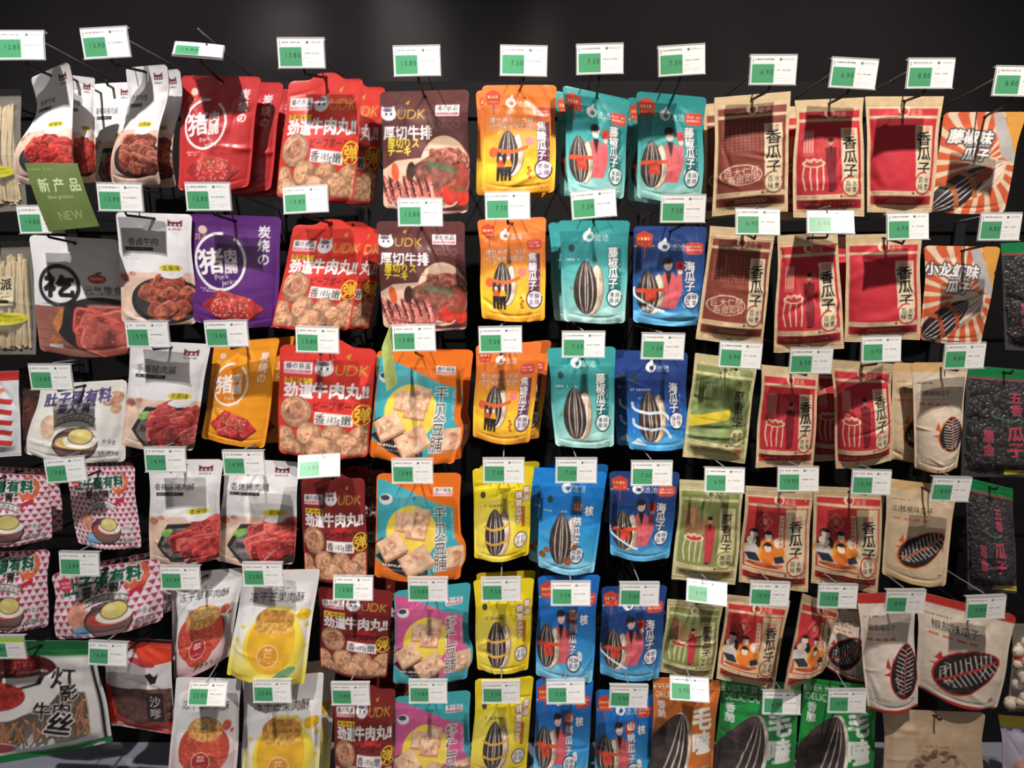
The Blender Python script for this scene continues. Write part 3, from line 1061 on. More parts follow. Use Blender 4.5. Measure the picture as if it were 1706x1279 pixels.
def d_xiang(c, kind):
    A = c.A
    paper = KRAFT if kind not in ('green', 'greenband') else (196, 186, 134)
    ink = {'brown': (134, 58, 46), 'man': (204, 40, 54), 'plain': (206, 40, 54), 'family': (206, 48, 50), 'green': (132, 142, 76), 'greenband': (124, 140, 78)}[kind]
    c.fill((218, 190, 146) if 'green' not in kind else (206, 196, 144), .08, 14)
    green = 'green' in kind
    for k in range(5):
        c.rect(0, .01 + .014 * k, 1, .013 + .014 * k, (196, 166, 122))
        c.rect(0, .945 + .012 * k, 1, .948 + .012 * k, (190, 160, 116))
    x0, x1 = .05, .95
    c.rect(x0, .105, x1, .165, ink)
    c.ell(.5, .12, .075, .07, CREAM)
    c.ell(.51, .128, .045, .04, ink)
    c.text('洽洽', .66, .135, .085, CREAM, bold=.02)
    c.rect(x0, .19, x1, .805, ink)
    if kind == 'family':
        c.rect(x0 + .02, .2, x1 - .02, .795, (220, 196, 150))
        c.rect(x0 + .02, .2, .6, .56, (204, 48, 52))
        c.ell(.3, .62, .3, .12, (240, 160, 44))
        c.poly([(.3, .24), (.42, .33), (.3, .42), (.18, .33)], (226, 120, 96))
        c.poly([(.3, .255), (.4, .33), (.3, .405), (.2, .33)], (204, 48, 52))
        c.text('聚', .3, .33, .1, (240, 200, 170))
        for (px, py, coat, hair) in ((.16, .46, (36, 30, 32), (36, 28, 28)), (.36, .47, (230, 120, 40), (40, 30, 30)), (.14, .54, (200, 190, 180), (210, 206, 204)), (.5, .53, (232, 130, 40), (206, 200, 196)), (.36, .58, (236, 120, 40), (40, 28, 28))):
            c.ell(px, py - .012, .064, .066, hair)
            c.ell(px, py + .085, .1, .11, coat)
            c.ell(px, py, .052, .058, (244, 214, 186))
            c.ell(px, py - .032, .052, .022, hair)
        c.poly([(.06, .66), (.2, .645), (.26, .72), (.12, .73)], (40, 46, 66))
        c.poly([(.44, .66), (.56, .64), (.6, .7), (.46, .72)], (40, 46, 66))
        c.ell(.3, .755, .22, .035, (196, 84, 40), 0, .3)
        c.ell(.52, .74, .06, .025, (226, 90, 70))
        c.rect(.51, .26, .58, .56, (220, 190, 150))
        c.scrib(.525, .27, .565, .55, 7, (204, 48, 52), 1)
    elif kind == 'brown':
        for r in range(9):
            for k in range(10):
                c.ell(.11 + .055 * k, .25 + .026 * r, .011, .011, (170, 104, 84))
        c.ell(.34, .665, .27, .13, (226, 190, 160))
        c.ell(.34, .667, .255, .118, (140, 62, 50))
        c.text('巨大仁酥', .34, .64, .115, (232, 206, 176), rot=4, bold=.02)
        c.text('香甜如初', .37, .7, .105, (232, 206, 176), rot=4, bold=.02)
        c.scrib(.22, .57, .44, .595, 1, (226, 180, 150), 1)
    elif kind == 'man' or kind == 'green':
        c.rect(.1, .24, .3, .5, ink if not green else (156, 120, 78))
        c.rect(.12, .26, .26, .48, (222, 110, 92) if not green else (196, 120, 74), a=.6)
        c.rect(.3, .33, .6, .5, (214, 78, 74) if not green else (200, 112, 76), a=.5)
        for k in range(4):
            c.rect(.13 + .035 * k, .27, .145 + .035 * k, .45, (236, 170, 150) if not green else (216, 150, 100))
        sc = CREAM
        for k in range(4):
            c.curve([(.14 + .08 * k, .56), (.12 + .085 * k, .66), (.15 + .07 * k, .77)], .018, sc)
        c.ell(.26, .54, .13, .055, (206, 50, 48))
        c.ring(.26, .54, .13, .014, sc, ry=.05)
        c.curve([(.16, .5), (.22, .53), (.26, .5), (.3, .53), (.36, .5)], .02, sc)
        mx = .49
        c.ell(mx, .36, .035, .05, (200, 140, 110) if not green else (222, 170, 130))
        c.ell(mx, .345, .04, .03, (40, 26, 28))
        suit = (126, 24, 34) if not green else (196, 52, 64)
        c.poly([(mx - .08, .41), (mx + .08, .41), (mx + .07, .58), (mx + .05, .77), (mx - .05, .77), (mx - .07, .58)], suit, .15)
        c.poly([(mx - .02, .4), (mx + .02, .4), (mx, .47)], (40, 30, 30))
        c.ell(mx - .02, .775, .045, .012, (40, 26, 28))
    elif kind == 'plain':
        c.scrib(.1, .5, .14, .7, 10, (182, 34, 46), .6)
        c.scrib(.4, .4, .5, .76, 12, (192, 36, 48), .4)
    elif kind == 'greenband':
        c.rect(.06, .2, .94, .795, (120, 138, 78), var=.35, cells=5)
        c.poly([(.05, .58), (.62, .47), (.62, .56), (.05, .69)], (222, 196, 40))
        c.scrib(.1, .575, .6, .6, 1, (150, 120, 20), .8)
        for k in range(14):
            c.rect(.08 + .045 * k, .24, .095 + .045 * k, .4, (92, 108, 58))
    # name column
    if kind != 'greenband':
        c.rect(.64, .25, .9, .8, CREAM if not green else (214, 204, 150))
    c.text('洽洽' if kind in ('brown', 'plain') else '田园', .77, .285, .085, ink if not green else (150, 130, 70), bold=.03)
    if green:
        c.text('原香瓜子', .765, .485, .165, BLACK, vert=True, bold=.025, step=1.0, sx=1.12, sy=.9)
    else:
        c.text('香瓜子', .77, .485, .2, BLACK, vert=True, bold=.025, step=1.02, sx=1.12, sy=.9)
    c.ell(.77, .74, .14, .14, CREAM if not green else (206, 196, 140))
    c.ring(.77, .74, .135, .022, ink if kind != 'brown' else (150, 84, 64), ry=.135, gap=(30, 70))
    c.text('百味' if not green else '原味', .72, .74, .085, BLACK, vert=True)
    c.text('水煮' if not green else '自然', .82, .74, .085, BLACK, vert=True)
    c.scrib(.08, .815, .34, .835, 1, (150, 120, 90), .9)
    c.rect(.6, .815, .63, .835, (90, 60, 50))
    c.scrib(.65, .815, .9, .835, 1, (90, 60, 50), .9)
    c.rect(x0, .85, x1, .925, tuple(int(k * .92) for k in ink))
    if kind == 'man':
        c.text('2021', .5, .888, .085, (240, 170, 60), bold=.03)
        c.scrib(.14, .87, .36, .905, 1, (220, 170, 150), .9)
        c.scrib(.64, .87, .88, .905, 1, (220, 170, 150), .9)
    elif kind in ('brown', 'plain'):
        for k in range(7):
            c.ring(.3 + .06 * k, .888, .022, .008, (222, 180, 150))
    elif green:
        c.rect(x0, .85, x1, .925, (176, 168, 110))
        c.ell(.14, .885, .06, .03, (120, 110, 70))
        c.scrib(.24, .865, .7, .905, 1, (120, 110, 70), .9)
        c.ell(.82, .885, .07, .04, (196, 80, 60))
    else:
        c.scrib(.14, .87, .86, .905, 1, (226, 190, 160), .9)


def d_xiang_brown(c): d_xiang(c, 'brown')
def d_xiang_man(c): d_xiang(c, 'man')
def d_xiang_plain(c): d_xiang(c, 'plain')
def d_xiang_family(c): d_xiang(c, 'family')
def d_xiang_green(c): d_xiang(c, 'green')
def d_xiang_greenband(c): d_xiang(c, 'greenband')


def d_rays(c, t1, wrap):
    c.fill((232, 206, 172))
    A = c.A
    cx, cy = .55, .5
    for k in range(20):
        a0, a1 = k * 18 + 3, k * 18 + 13.5
        c.poly([(cx, cy)] + [(cx + 1.6 * math.cos(a * D2R), cy + 1.6 * math.sin(a * D2R) / A) for a in (a0, a1)], (222, 92, 52))
    c.ell(.62, .6, .26, .2, (236, 214, 184), var=.1)
    c.poly([(.74, 0), (1, 0), (1, .46)], (230, 160, 60))
    c.poly([(.6, .02), (.72, .0), (1, .42), (1, .5), (.8, .44)], (186, 180, 176))
    c.text(t1, .38, .25, .19, (236, 232, 230), rot=-3, bold=.05, out=(74, 66, 68), outw=.11, shear=.1)
    c.text('瓜子', .47, .42, .17, (236, 232, 230), rot=-3, bold=.05, out=(74, 66, 68), outw=.11, shear=.1)
    c.rect(.3, .315, .66, .35, (96, 88, 90))
    c.scrib(.32, .32, .64, .345, 1, (226, 220, 216), 1)
    c.text('Shrimp', .3, .13, .1, (240, 226, 214), rot=4) if not wrap else None
    c.seed_kernel(.62, .66, .7, .3, -50, (214, 178, 150), (244, 230, 214), (-.4, .1, .5), .12)
    c.seed_kernel(.34, .76, .78, .36, -48, (44, 34, 36), (206, 196, 196), (-.4, -.05, .3, .62), .05)
    for k in range(2):
        c.curve([(.08 + .22 * k, .72 - .12 * k), (.22 + .2 * k, .74 - .1 * k), (.3 + .2 * k, .84 - .1 * k), (.34 + .2 * k, .95 - .1 * k)], .06, (196, 84, 44) if not wrap else (190, 110, 56))
    if wrap:
        c.ell(.6, .62, .12, .08, (180, 66, 46), 30, .3)


def d_rays_pepper(c): d_rays(c, '藤椒味', True)
def d_rays_shrimp(c): d_rays(c, '小龙虾味', False)


def deco_seed(c, x, y, L, W, rot, line, acc):
    A = c.A
    c.seed_kernel(x, y, L * 1.06, W * 1.08, rot, acc, acc, (), .1)
    c.seed_kernel(x, y, L, W, rot, (46, 36, 36), line, (), .1)
    cr, sr = math.cos(rot * D2R), math.sin(rot * D2R)

    def P(u, w):
        return (x + u * W / 2 * cr + w * L / 2 * sr, y + (-u * W / 2 * sr + w * L / 2 * cr) / A)
    for k in range(11):
        w = -.8 + .16 * k
        c.line([P(0, w), P(.7 * math.sqrt(max(.05, 1 - w * w)), w - .12)], .013, line)
        c.line([P(0, w + .06), P(-.72 * math.sqrt(max(.05, 1 - w * w)), w - .05)], .013, line)
    for k in range(16):
        w = c.rng.uniform(-.8, .8)
        u = c.rng.uniform(-.7, .7) * math.sqrt(1 - w * w)
        c.line([P(u, w), P(u + c.rng.uniform(-.25, .25), w + c.rng.uniform(.1, .25))], .009, line)
    c.line([P(.02, -.95), P(-.03, .0), P(.05, .96)], .022, acc)


def d_kraft(c, name, acc, trim, rot=-58, fx=.55, seedcol=(222, 214, 206), L=.78, W=.4, paper=(222, 194, 156)):
    c.fill(paper, .05, 10)
    c.rect(0, 0, 1, .085, trim)
    c.rect(0, .965, 1, 1, trim)
    c.scrib(.08, .175, .36, .2, 1, (90, 74, 62), .8)
    c.text(name, .38, .275, .105, (40, 32, 30), bold=.01, sx=.95)
    c.rect(.08, .33, .62, .332, (150, 120, 96))
    for k in range(4):
        c.rect(.1 + .14 * k, .36, .2 + .14 * k, .385, (226, 130, 100))
    for k in range(2):
        c.poly([(fx - .36 + .1 * k, .6), (fx - .3 + .1 * k, .52), (fx - .26 + .1 * k, .62)], acc)
    c.poly([(fx - .42, .66), (fx - .2, .62), (fx - .2, .68)], acc)
    deco_seed(c, fx, .645, L, W, rot, seedcol, acc)
    c.scrib(.06, .865, .42, .895, 2, (150, 120, 96), .8)
    c.ell(.85, .88, .035, .018, (150, 130, 110), 15)


def d_kraft_walnut(c): d_kraft(c, '山核桃味瓜子', (226, 104, 44), (226, 186, 124))
def d_kraft_fold(c): d_kraft(c, '山核桃味瓜子', (226, 104, 44), (226, 176, 110), 0, .72, L=.62, W=.56, paper=(228, 208, 182))
def d_kraft_pepper(c): d_kraft(c, '椒盐味瓜子', (206, 52, 48), (202, 48, 44), -62, .52, paper=(232, 214, 194))
def d_kraft_pepper_fold(c): d_kraft(c, '椒盐味瓜子', (206, 52, 48), (202, 48, 44), -12, .74, L=.86, W=.52, paper=(236, 222, 206))


def d_kraft_plain(c):
    c.fill((198, 168, 134), .05, 10)
    c.rect(.1, 0, .3, 1, (208, 180, 146))
    c.ell(.52, .62, .32, .3, (176, 148, 120))
    for k in range(40):
        a = c.rng.uniform(0, 6.28)
        c.ell(.52 + .27 * math.cos(a) * c.rng.uniform(.7, 1), .62 + .22 * math.sin(a) * c.rng.uniform(.7, 1), .05, .03, [(150, 120, 96), (190, 160, 130), (110, 84, 66)][k % 3], c.rng.uniform(0, 180))
    c.ell(.52, .66, .22, .2, (182, 152, 124))
    c.scrib(.34, .33, .7, .42, 2, (150, 120, 96), .9)


def d_maoke(c, base, seedpos=.28):
    c.fill(base, .06, 5)
    dk = tuple(int(k * .75) for k in base)
    c.text('EVERY BITE', .3, .075, .11, (226, 232, 222), bold=.0, anchor='c')
    c.text('DELICIOUS', .3, .145, .11, (226, 232, 222), bold=.0)
    c.text('香脆', .13, .27, .12, WHITE, vert=True, rot=0, bold=.03)
    c.seed_kernel(seedpos + .03, .62, 1.12, .6, -20, (226, 210, 190), (240, 230, 216), (), .1)
    c.seed_kernel(seedpos, .62, 1.08, .56, -20, (66, 54, 52), (206, 194, 184), (.1, .4, .68), .035)
    c.text('毛嗑', .76, .44, .33, (238, 240, 232), vert=True, bold=.05, step=1.02)
    c.rect(.6, .765, .92, .77, (220, 230, 214))
    c.scrib(.62, .82, .9, .9, 1, (236, 236, 226), .95)
    c.scrib(.62, .93, .9, .97, 1, (220, 230, 214), .9)


def d_maoke_orange(c): d_maoke(c, (212, 112, 40), .24)
def d_maoke_green(c): d_maoke(c, (30, 150, 62))


def d_raw_chili(c):
    c.fill((222, 222, 226))
    c.rect(0, 0, 1, .11, (206, 44, 40))
    for k in range(5):
        c.curve([(.12, .34 + .12 * k), (.5, .3 + .12 * k), (.9, .36 + .12 * k)], .085, (206, 50, 42))
    c.ell(.5, .22, .3, .08, (222, 110, 70), var=.3)
    c.scrib(.1, .92, .8, .95, 1, (150, 150, 160))


# clear bags: the fourth channel of a colour is how solid the ink is
def d_clear_straw(c):
    c.fill((226, 216, 196, .0))
    c.rect(0, 0, 1, .06, (30, 26, 26, 1.0))
    c.rect(.26, .3, .76, .55, (214, 200, 160, 1.0))
    c.text('腐竹派', .5, .37, .155, BLACK, bold=.04)
    c.rect(.32, .505, .7, .53, (40, 34, 32))
    c.scrib(.32, .43, .7, .49, 2, (90, 80, 70))
    c.ell(.68, .665, .24, .08, (216, 206, 40, 1.0))
    c.scrib(.5, .635, .86, .69, 2, (130, 130, 40), .9)


def d_clear_seeds(c):
    c.fill((150, 152, 154, .0))
    c.rect(0, 0, 1, .1, (20, 128, 66, 1.0))
    c.rect(0, .1, 1, .115, (190, 60, 70, .8))
    r = (196, 44, 74, 1.0)
    c.text('五香', .62, .31, .18, r, vert=True, bold=.03)
    c.text('瓜子', .58, .64, .24, r, vert=True, bold=.03)
    c.text('黑金', .26, .66, .2, r, vert=True, bold=.03, sx=.6)
    c.curve([(.3, .42), (.5, .46), (.66, .44)], .02, (30, 120, 90, 1.0))
    c.rect(.5, .92, 1, .97, (214, 196, 50, 1.0))
    c.scrib(.54, .93, .96, .96, 1, (120, 100, 30), .9)


def d_lamp_beef(c):
    c.fill((226, 220, 216, 1.0))
    c.rect(0, .0, 1, .13, (28, 110, 56, 1.0))
    c.rect(0, .13, 1, .145, (160, 190, 160, 1.0))
    c.poly([(0, .64), (.32, .6), (.55, .54), (.68, .42), (.86, .46), (.86, .86), (0, .9)], (200, 190, 176, .12))
    c.rect(0, .93, 1, 1, (32, 128, 64, 1.0))
    c.rect(.94, .14, .965, .94, (30, 28, 30, 1.0))
    c.ell(.34, .22, .3, .11, (84, 28, 32), 0, .2)
    c.ell(.34, .2, .11, .1, (196, 30, 34), 0, .1)
    c.text('灯影', .34, .2, .09, (250, 190, 170), bold=.02)
    c.scrib(.14, .24, .58, .27, 1, (226, 190, 170), .9)
    c.poly([(.12, .29), (.56, .27), (.5, .36), (.3, .39), (.12, .36)], (60, 40, 40))
    c.poly([(.15, .3), (.5, .285), (.46, .345), (.3, .37), (.15, .345)], (232, 226, 222))
    c.ell(.14, .49, .28, .16, (238, 232, 228))
    c.ell(.13, .44, .24, .12, (176, 50, 44), 0, .4, 12)
    c.ell(.12, .87, .17, .07, (240, 234, 230))
    c.ell(.12, .865, .14, .05, (196, 40, 44), 0, .3)
    c.text('灯', .7, .32, .2, BLACK, rot=-6, bold=.03, sx=1.1)
    c.text('影', .73, .45, .16, BLACK, bold=.03, out=(238, 234, 230), outw=.06)
    c.text('牛肉', .58, .58, .16, BLACK, rot=-8, bold=.03, out=(238, 234, 230), outw=.06)
    c.text('丝', .64, .7, .22, BLACK, rot=-20, bold=.04, out=(238, 234, 230), outw=.07)


def d_red_pack(c):
    c.fill((214, 206, 208, 1.0))
    c.rect(0, 0, 1, .05, (60, 24, 28))
    c.poly([(.35, .04), (1, .04), (1, .22), (.6, .28)], (226, 62, 40))
    c.scrib(.26, .08, .56, .17, 1, (200, 80, 80), .95)
    c.ell(.55, .24, .2, .05, (190, 60, 66), -12)
    c.poly([(.6, .36), (.68, .34), (.74, .38), (.8, .34), (.76, .44), (.68, .46)], (40, 34, 36))
    c.poly([(.05, .52), (.98, .5), (.98, .86), (.1, .84)], (120, 86, 80, .55), .3)
    c.poly([(0, .5), (.08, .52), (.12, .84), (1, .86), (1, 1), (0, .97)], (216, 46, 34))
    c.rect(.62, .54, .86, .84, (44, 38, 40))
    c.text('沙嗲', .74, .69, .17, (214, 206, 206), vert=True, bold=.01)
    c.scrib(.1, .36, .3, .44, 3, (180, 170, 172), .8)


def d_garlic(c):
    c.fill((226, 210, 196, .05))
    c.rect(.0, .3, 1, .4, (214, 90, 60, 1.0))
    c.rect(.0, .9, 1, .96, (226, 206, 60, 1.0))


def d_violet(c):
    c.fill((176, 168, 190), .1, 5)
    c.rect(0, 0, 1, .12, (222, 206, 60))
    c.ell(.5, .6, .4, .3, (206, 150, 130), var=.3)


def d_dark(c):
    c.fill((58, 42, 38), .25, 6)
    c.ell(.5, .55, .35, .3, (96, 52, 44), var=.5)


# name: (painter, height/width, material, build, thickness, plain back colour, words for the object name, category)
DES = {
    'caramel': (d_caramel, 1.45, M_SATIN, 'doy', .024, (236, 150, 40)),
    'teal': (d_teal, 1.45, M_SATIN, 'doy', .024, (40, 160, 160)),
    'teal_man': (d_teal_man, 1.45, M_SATIN, 'doy', .024, (40, 160, 160)),
    'sea': (d_sea, 1.45, M_SATIN, 'doy', .024, (34, 90, 170)),
    'sea_man': (d_sea_man, 1.45, M_SATIN, 'doy', .024, (34, 90, 170)),
    'walnut': (d_walnut, 1.5, M_SATIN, 'doy', .026, (30, 130, 210)),
    'walnut_man': (d_walnut_man, 1.5, M_SATIN, 'doy', .026, (30, 130, 210)),
    'butter': (d_butter, 1.5, M_SATIN, 'doy', .024, (226, 196, 30)),
    'jerky_red': (d_jerky_red, 1.4, M_FOIL, 'doy', .03, (190, 36, 40)),
    'jerky_purple': (d_jerky_purple, 1.2, M_FOIL, 'doy', .032, (80, 30, 106)),
    'jerky_orange': (d_jerky_orange, 1.5, M_FOIL, 'doy', .03, (236, 142, 30)),
    'ball_red': (d_ball_red, 1.2, M_SATIN, 'tab', .03, (196, 44, 36)),
    'ball_dark': (d_ball_dark, 1.3, M_SATIN, 'tab', .03, (110, 32, 30)),
    'steak': (d_steak, 1.24, M_FOIL, 'doy', .028, (90, 46, 44)),
    'bean_teal': (d_bean_teal, 1.22, M_SATIN, 'notch', .03, (230, 110, 30)),
    'bean_pink': (d_bean_pink, 1.25, M_SATIN, 'notch', .03, (56, 160, 170)),
    'cat_spice': (d_cat_spice, 1.42, M_SATIN, 'doy', .03, (206, 204, 204)),
    'cat_hand': (d_cat_hand, 1.36, M_SATIN, 'doy', .03, (206, 204, 204)),
    'cat_hot': (d_cat_hot, 1.45, M_SATIN, 'doy', .03, (206, 204, 204)),
    'cat_roast': (d_cat_roast, 1.4, M_SATIN, 'doy', .03, (206, 204, 204)),
    'cat_red': (d_cat_red, 1.9, M_SATIN, 'doy', .03, (206, 204, 204)),
    'cat_beef': (d_cat_beef, 1.9, M_SATIN, 'doy', .03, (206, 204, 204)),
    'fu': (d_fu, 1.25, M_SATIN, 'doy', .026, (206, 204, 204)),
    'egg_white': (d_egg_white, .82, M_KRAFT, 'doy', .03, (214, 210, 200)),
    'egg_tall': (d_egg_tall, 1.04, M_SATIN, 'doy', .03, (206, 190, 196)),
    'egg_wide': (d_egg_wide, .62, M_SATIN, 'doy', .03, (206, 190, 196)),
    'egg_red': (d_egg_red, .8, M_SATIN, 'doy', .03, (206, 190, 196)),
    'strawberry': (d_straw, 1.45, M_SATIN, 'box', .036, (226, 206, 210)),
    'mango': (d_mango, 1.4, M_SATIN, 'box', .036, (236, 216, 60)),
    'xiang_brown': (d_xiang_brown, 1.5, M_KRAFT, 'pillow', .036, (206, 178, 136)),
    'xiang_man': (d_xiang_man, 1.6, M_KRAFT, 'pillow', .036, (206, 178, 136)),
    'xiang_plain': (d_xiang_plain, 1.45, M_KRAFT, 'pillow', .036, (206, 178, 136)),
    'xiang_family': (d_xiang_family, 1.48, M_KRAFT, 'pillow', .036, (206, 178, 136)),
    'xiang_green': (d_xiang_green, 1.6, M_KRAFT, 'pillow', .036, (196, 186, 140)),
    'xiang_greenband': (d_xiang_greenband, 1.6, M_KRAFT, 'pillow', .036, (196, 186, 140)),
    'rays_pepper': (d_rays_pepper, 1.25, M_FOIL, 'doy', .02, (206, 150, 110)),
    'rays_shrimp': (d_rays_shrimp, 1.3, M_FOIL, 'doy', .02, (206, 150, 110)),
    'kraft_walnut': (d_kraft_walnut, 1.45, M_KRAFT, 'doy', .026, (200, 172, 136)),
    'kraft_fold': (d_kraft_fold, 2.0, M_KRAFT, 'doy', .03, (200, 172, 136)),
    'kraft_pepper': (d_kraft_pepper, 1.1, M_KRAFT, 'doy', .03, (200, 172, 136)),
    'kraft_pepper_fold': (d_kraft_pepper_fold, 2.0, M_KRAFT, 'doy', .03, (200, 172, 136)),
    'kraft_plain': (d_kraft_plain, 1.3, M_KRAFT, 'doy', .03, (186, 158, 126)),
    'maoke_orange': (d_maoke_orange, 1.6, M_FOIL, 'pillow', .045, (200, 106, 40)),
    'maoke_green': (d_maoke_green, 1.5, M_FOIL, 'pillow', .045, (30, 130, 56)),
    'raw_chili': (d_raw_chili, 1.5, M_SATIN, 'pillow', .02, (210, 206, 210)),
    'clear_straw': (d_clear_straw, 1.5, M_FILM, 'pillow', .04, (200, 196, 186, 0)),
    'clear_seeds': (d_clear_seeds, 1.7, M_FILM2, 'pillow', .045, (190, 196, 196, 0)),
    'lamp_beef': (d_lamp_beef, 1.1, M_FILM, 'pillow', .035, (190, 196, 190, .9)),
    'red_pack': (d_red_pack, 1.4, M_FILM, 'pillow', .03, (190, 150, 150, .9)),
    'garlic': (d_garlic, 1.6, M_FILM, 'pillow', .05, (200, 190, 180, 0)),
    'violet': (d_violet, 1.4, M_SATIN, 'pillow', .04, (170, 160, 184)),
    'dark': (d_dark, 1.4, M_KRAFT, 'doy', .025, (60, 44, 40)),
}
NU = 104
_art = {}


def art(name):
    if name not in _art:
        fn, A = DES[name][0], DES[name][1]
        c = Ink(NU, int(round(NU * A)), A, seed=sum(map(ord, name)))
        fn(c)
        _art[name] = c.out()
    return _art[name]

# ------------------------------------------------------------------ pouches
def sstep(a, b, x):
    t = np.clip((x - a) / (b - a), 0, 1)
    return t * t * (3 - 2 * t)


def strip_faces(nr, nc, keep=None, flip=False):
    j, i = np.meshgrid(np.arange(nr - 1), np.arange(nc - 1), indexing='ij')
    a = j * nc + i
    q = np.stack([a, a + nc, a + nc + 1, a + 1], axis=-1)
    if flip:
        q = q[..., ::-1]
    q = q.reshape(-1, 4)
    return q if keep is None else q[keep.reshape(-1)]


def grid_part(name, P, C, mat, parent, keep=None, flip=False):
    nr, nc = P.shape[:2]
    me = mesh_np(name, P.reshape(-1, 3), strip_faces(nr, nc, keep, flip), C.reshape(-1, 4))
    return link_mesh(name, me, mat, parent)


POUCH = {}


def pouch(name, des, quad, y, yaw, opts):
    """a filled pouch hung by the hole in its head; quad = its four corners seen from the front (TL, TR, BR, BL)"""
    fn, A, mat, style, T, plain = DES[des]
    rng = np.random.RandomState(opts.get('seed', 1))
    T = opts.get('T', T)
    ya = yaw * D2R
    e1 = Vector((math.cos(ya), math.sin(ya), 0))
    nn = Vector((math.sin(ya), -math.cos(ya), 0))
    q = [(quad[2 * k], quad[2 * k + 1]) for k in range(4)]
    p0 = at((q[0][0] + q[1][0]) / 2, (q[0][1] + q[1][1]) / 2, y)
    pts = []
    for (px, py) in q:
        d = ray(px, py)
        t = (p0 - CAM).dot(nn) / d.dot(nn)
        pts.append(CAM + d * t)
    O = (pts[2] + pts[3]) / 2
    loc = [np.array([(p - O).dot(e1), (p - O).z]) for p in pts]
    W = float(np.linalg.norm(loc[1] - loc[0]) + np.linalg.norm(loc[2] - loc[3])) / 2
    H = float(np.linalg.norm(loc[3] - loc[0]) + np.linalg.norm(loc[2] - loc[1])) / 2
    ink = art(des)
    nv, nu = ink.shape[:2]
    u = np.linspace(0, 1, nu)[None, :].repeat(nv, 0)
    v = np.linspace(0, 1, nv)[:, None].repeat(nu, 1)

    # outline: rounded corners, wavy edges, tab or notch
    r = {'doy': .06, 'tab': .07, 'notch': .06, 'box': .025, 'pillow': .004}[style]
    dt = v * H / W
    db = (1 - v) * H / W
    ins = np.where(dt < r, r - np.sqrt(np.maximum(0, r * r - (r - dt) ** 2)), 0) + np.where(db < r, r - np.sqrt(np.maximum(0, r * r - (r - db) ** 2)), 0)
    uu = .5 + (u - .5) * (1 - 2 * ins)
    X = (1 - uu) * (1 - v) * loc[0][0] + uu * (1 - v) * loc[1][0] + uu * v * loc[2][0] + (1 - uu) * v * loc[3][0]
    Z = (1 - uu) * (1 - v) * loc[0][1] + uu * (1 - v) * loc[1][1] + uu * v * loc[2][1] + (1 - uu) * v * loc[3][1]
    pinch = opts.get('pinch', .02 if style in ('doy', 'pillow') else .01)
    X += (.5 - u) * W * pinch * 2 * np.exp(-((v - opts.get('pinchv', .3)) / .22) ** 2)
    X += W * .006 * (np.sin(v * rng.uniform(5, 9) + rng.uniform(0, 6)) * (1 - u) + np.sin(v * rng.uniform(5, 9) + rng.uniform(0, 6)) * u)
    Z += W * .010 * np.sin(u * rng.uniform(3, 6) + rng.uniform(0, 6)) * np.where(v > .5, v - .5, 0) * 2
    if style == 'tab':
        Z += W * .085 * np.exp(-(np.abs(u - .52) / .22) ** 4) * (1 - sstep(0, .16, v))
    if style == 'notch':
        X += W * .055 * np.exp(-(np.abs(v - .73) / .13) ** 4) * sstep(.82, 1, u)
    if style == 'doy':
        Z += -W * .02 * (1 - (2 * u - 1) ** 2) * sstep(.8, 1, v)

    # fullness
    m = .045
    um = np.clip((u - m) / (1 - 2 * m), 0, 1)
    if style == 'box':
        pu = 1 - np.abs(2 * um - 1) ** 7
    else:
        pu = np.maximum(0, 1 - (2 * um - 1) ** 2) ** .75
    if style == 'pillow':
        pv = (.35 * sstep(.07, .25, v) + .65 * sstep(.1, .8, v)) * (1 - sstep(.84, .965, v))
    else:
        h0 = .10 if style != 'tab' else .14
        pv = sstep(h0, .72, v) * (1 - .22 * sstep(.86, 1, v))
        pv = .25 * sstep(h0, .3, v) + .75 * pv
        pv = pv * (1 - sstep(.93, 1, v) * (np.abs(2 * u - 1) ** 4))
    puff = T * .5 * pu * pv

    # creases: common to both faces, and finer ones on the front
    s, t = u * 1.0, v * H / W
    com = np.zeros_like(u)
    for k in range(3):
        th = rng.uniform(0, math.pi)
        com += rng.uniform(-1, 1) * np.sin((s * math.cos(th) + t * math.sin(th)) * rng.uniform(2, 5) + rng.uniform(0, 6))
    com *= opts.get('wave', .0022)
    fine = np.zeros_like(u)
    amp = opts.get('crease', {'doy': .0024, 'tab': .0019, 'notch': .0022, 'box': .0018, 'pillow': .0038}[style])
    for k in range(opts.get('folds', 12)):
        th = rng.uniform(-.6, .6) + (math.pi / 2 if rng.rand() < .4 else 0)
        cx, cy = rng.uniform(.05, .95), rng.uniform(.05, H / W)
        a_ = (s - cx) * math.cos(th) + (t - cy) * math.sin(th)
        b_ = -(s - cx) * math.sin(th) + (t - cy) * math.cos(th)
        fine += rng.uniform(-1, 1) * np.exp(-(a_ / rng.uniform(.025, .07)) ** 2 - (b_ / rng.uniform(.12, .4)) ** 2)
    # pull lines from the hanging hole
    for k in range(4):
        ang = math.pi / 2 + rng.uniform(-1, 1)
        a_ = (s - .5) * math.sin(ang) - (t - .06) * math.cos(ang)
        b_ = (s - .5) * math.cos(ang) + (t - .06) * math.sin(ang)
        fine += .7 * rng.uniform(-1, 1) * np.exp(-(a_ / .04) ** 2) * np.exp(-((b_ - .22) / .2) ** 2)
    fine += .8 * (noise2(nv, nu, 5, 2, rng) - .5)
    fine *= amp * (.25 + .75 * sstep(.03, .2, v)) * sstep(0, .06, u) * sstep(0, .06, 1 - u)
    if style == 'doy':   # the curved fold above the bottom gusset
        gl = .90 + .045 * (1 - (2 * u - 1) ** 2)
        fine += -.0016 * np.exp(-((v - gl) / .012) ** 2) * pu
    if style == 'pillow':   # crimped seals
        fine += .0006 * np.sin(v * H * 2600) * ((v < .085) | (v > .955))
    bend, twist = opts.get('bend', 0.0), opts.get('twist', 0.0)
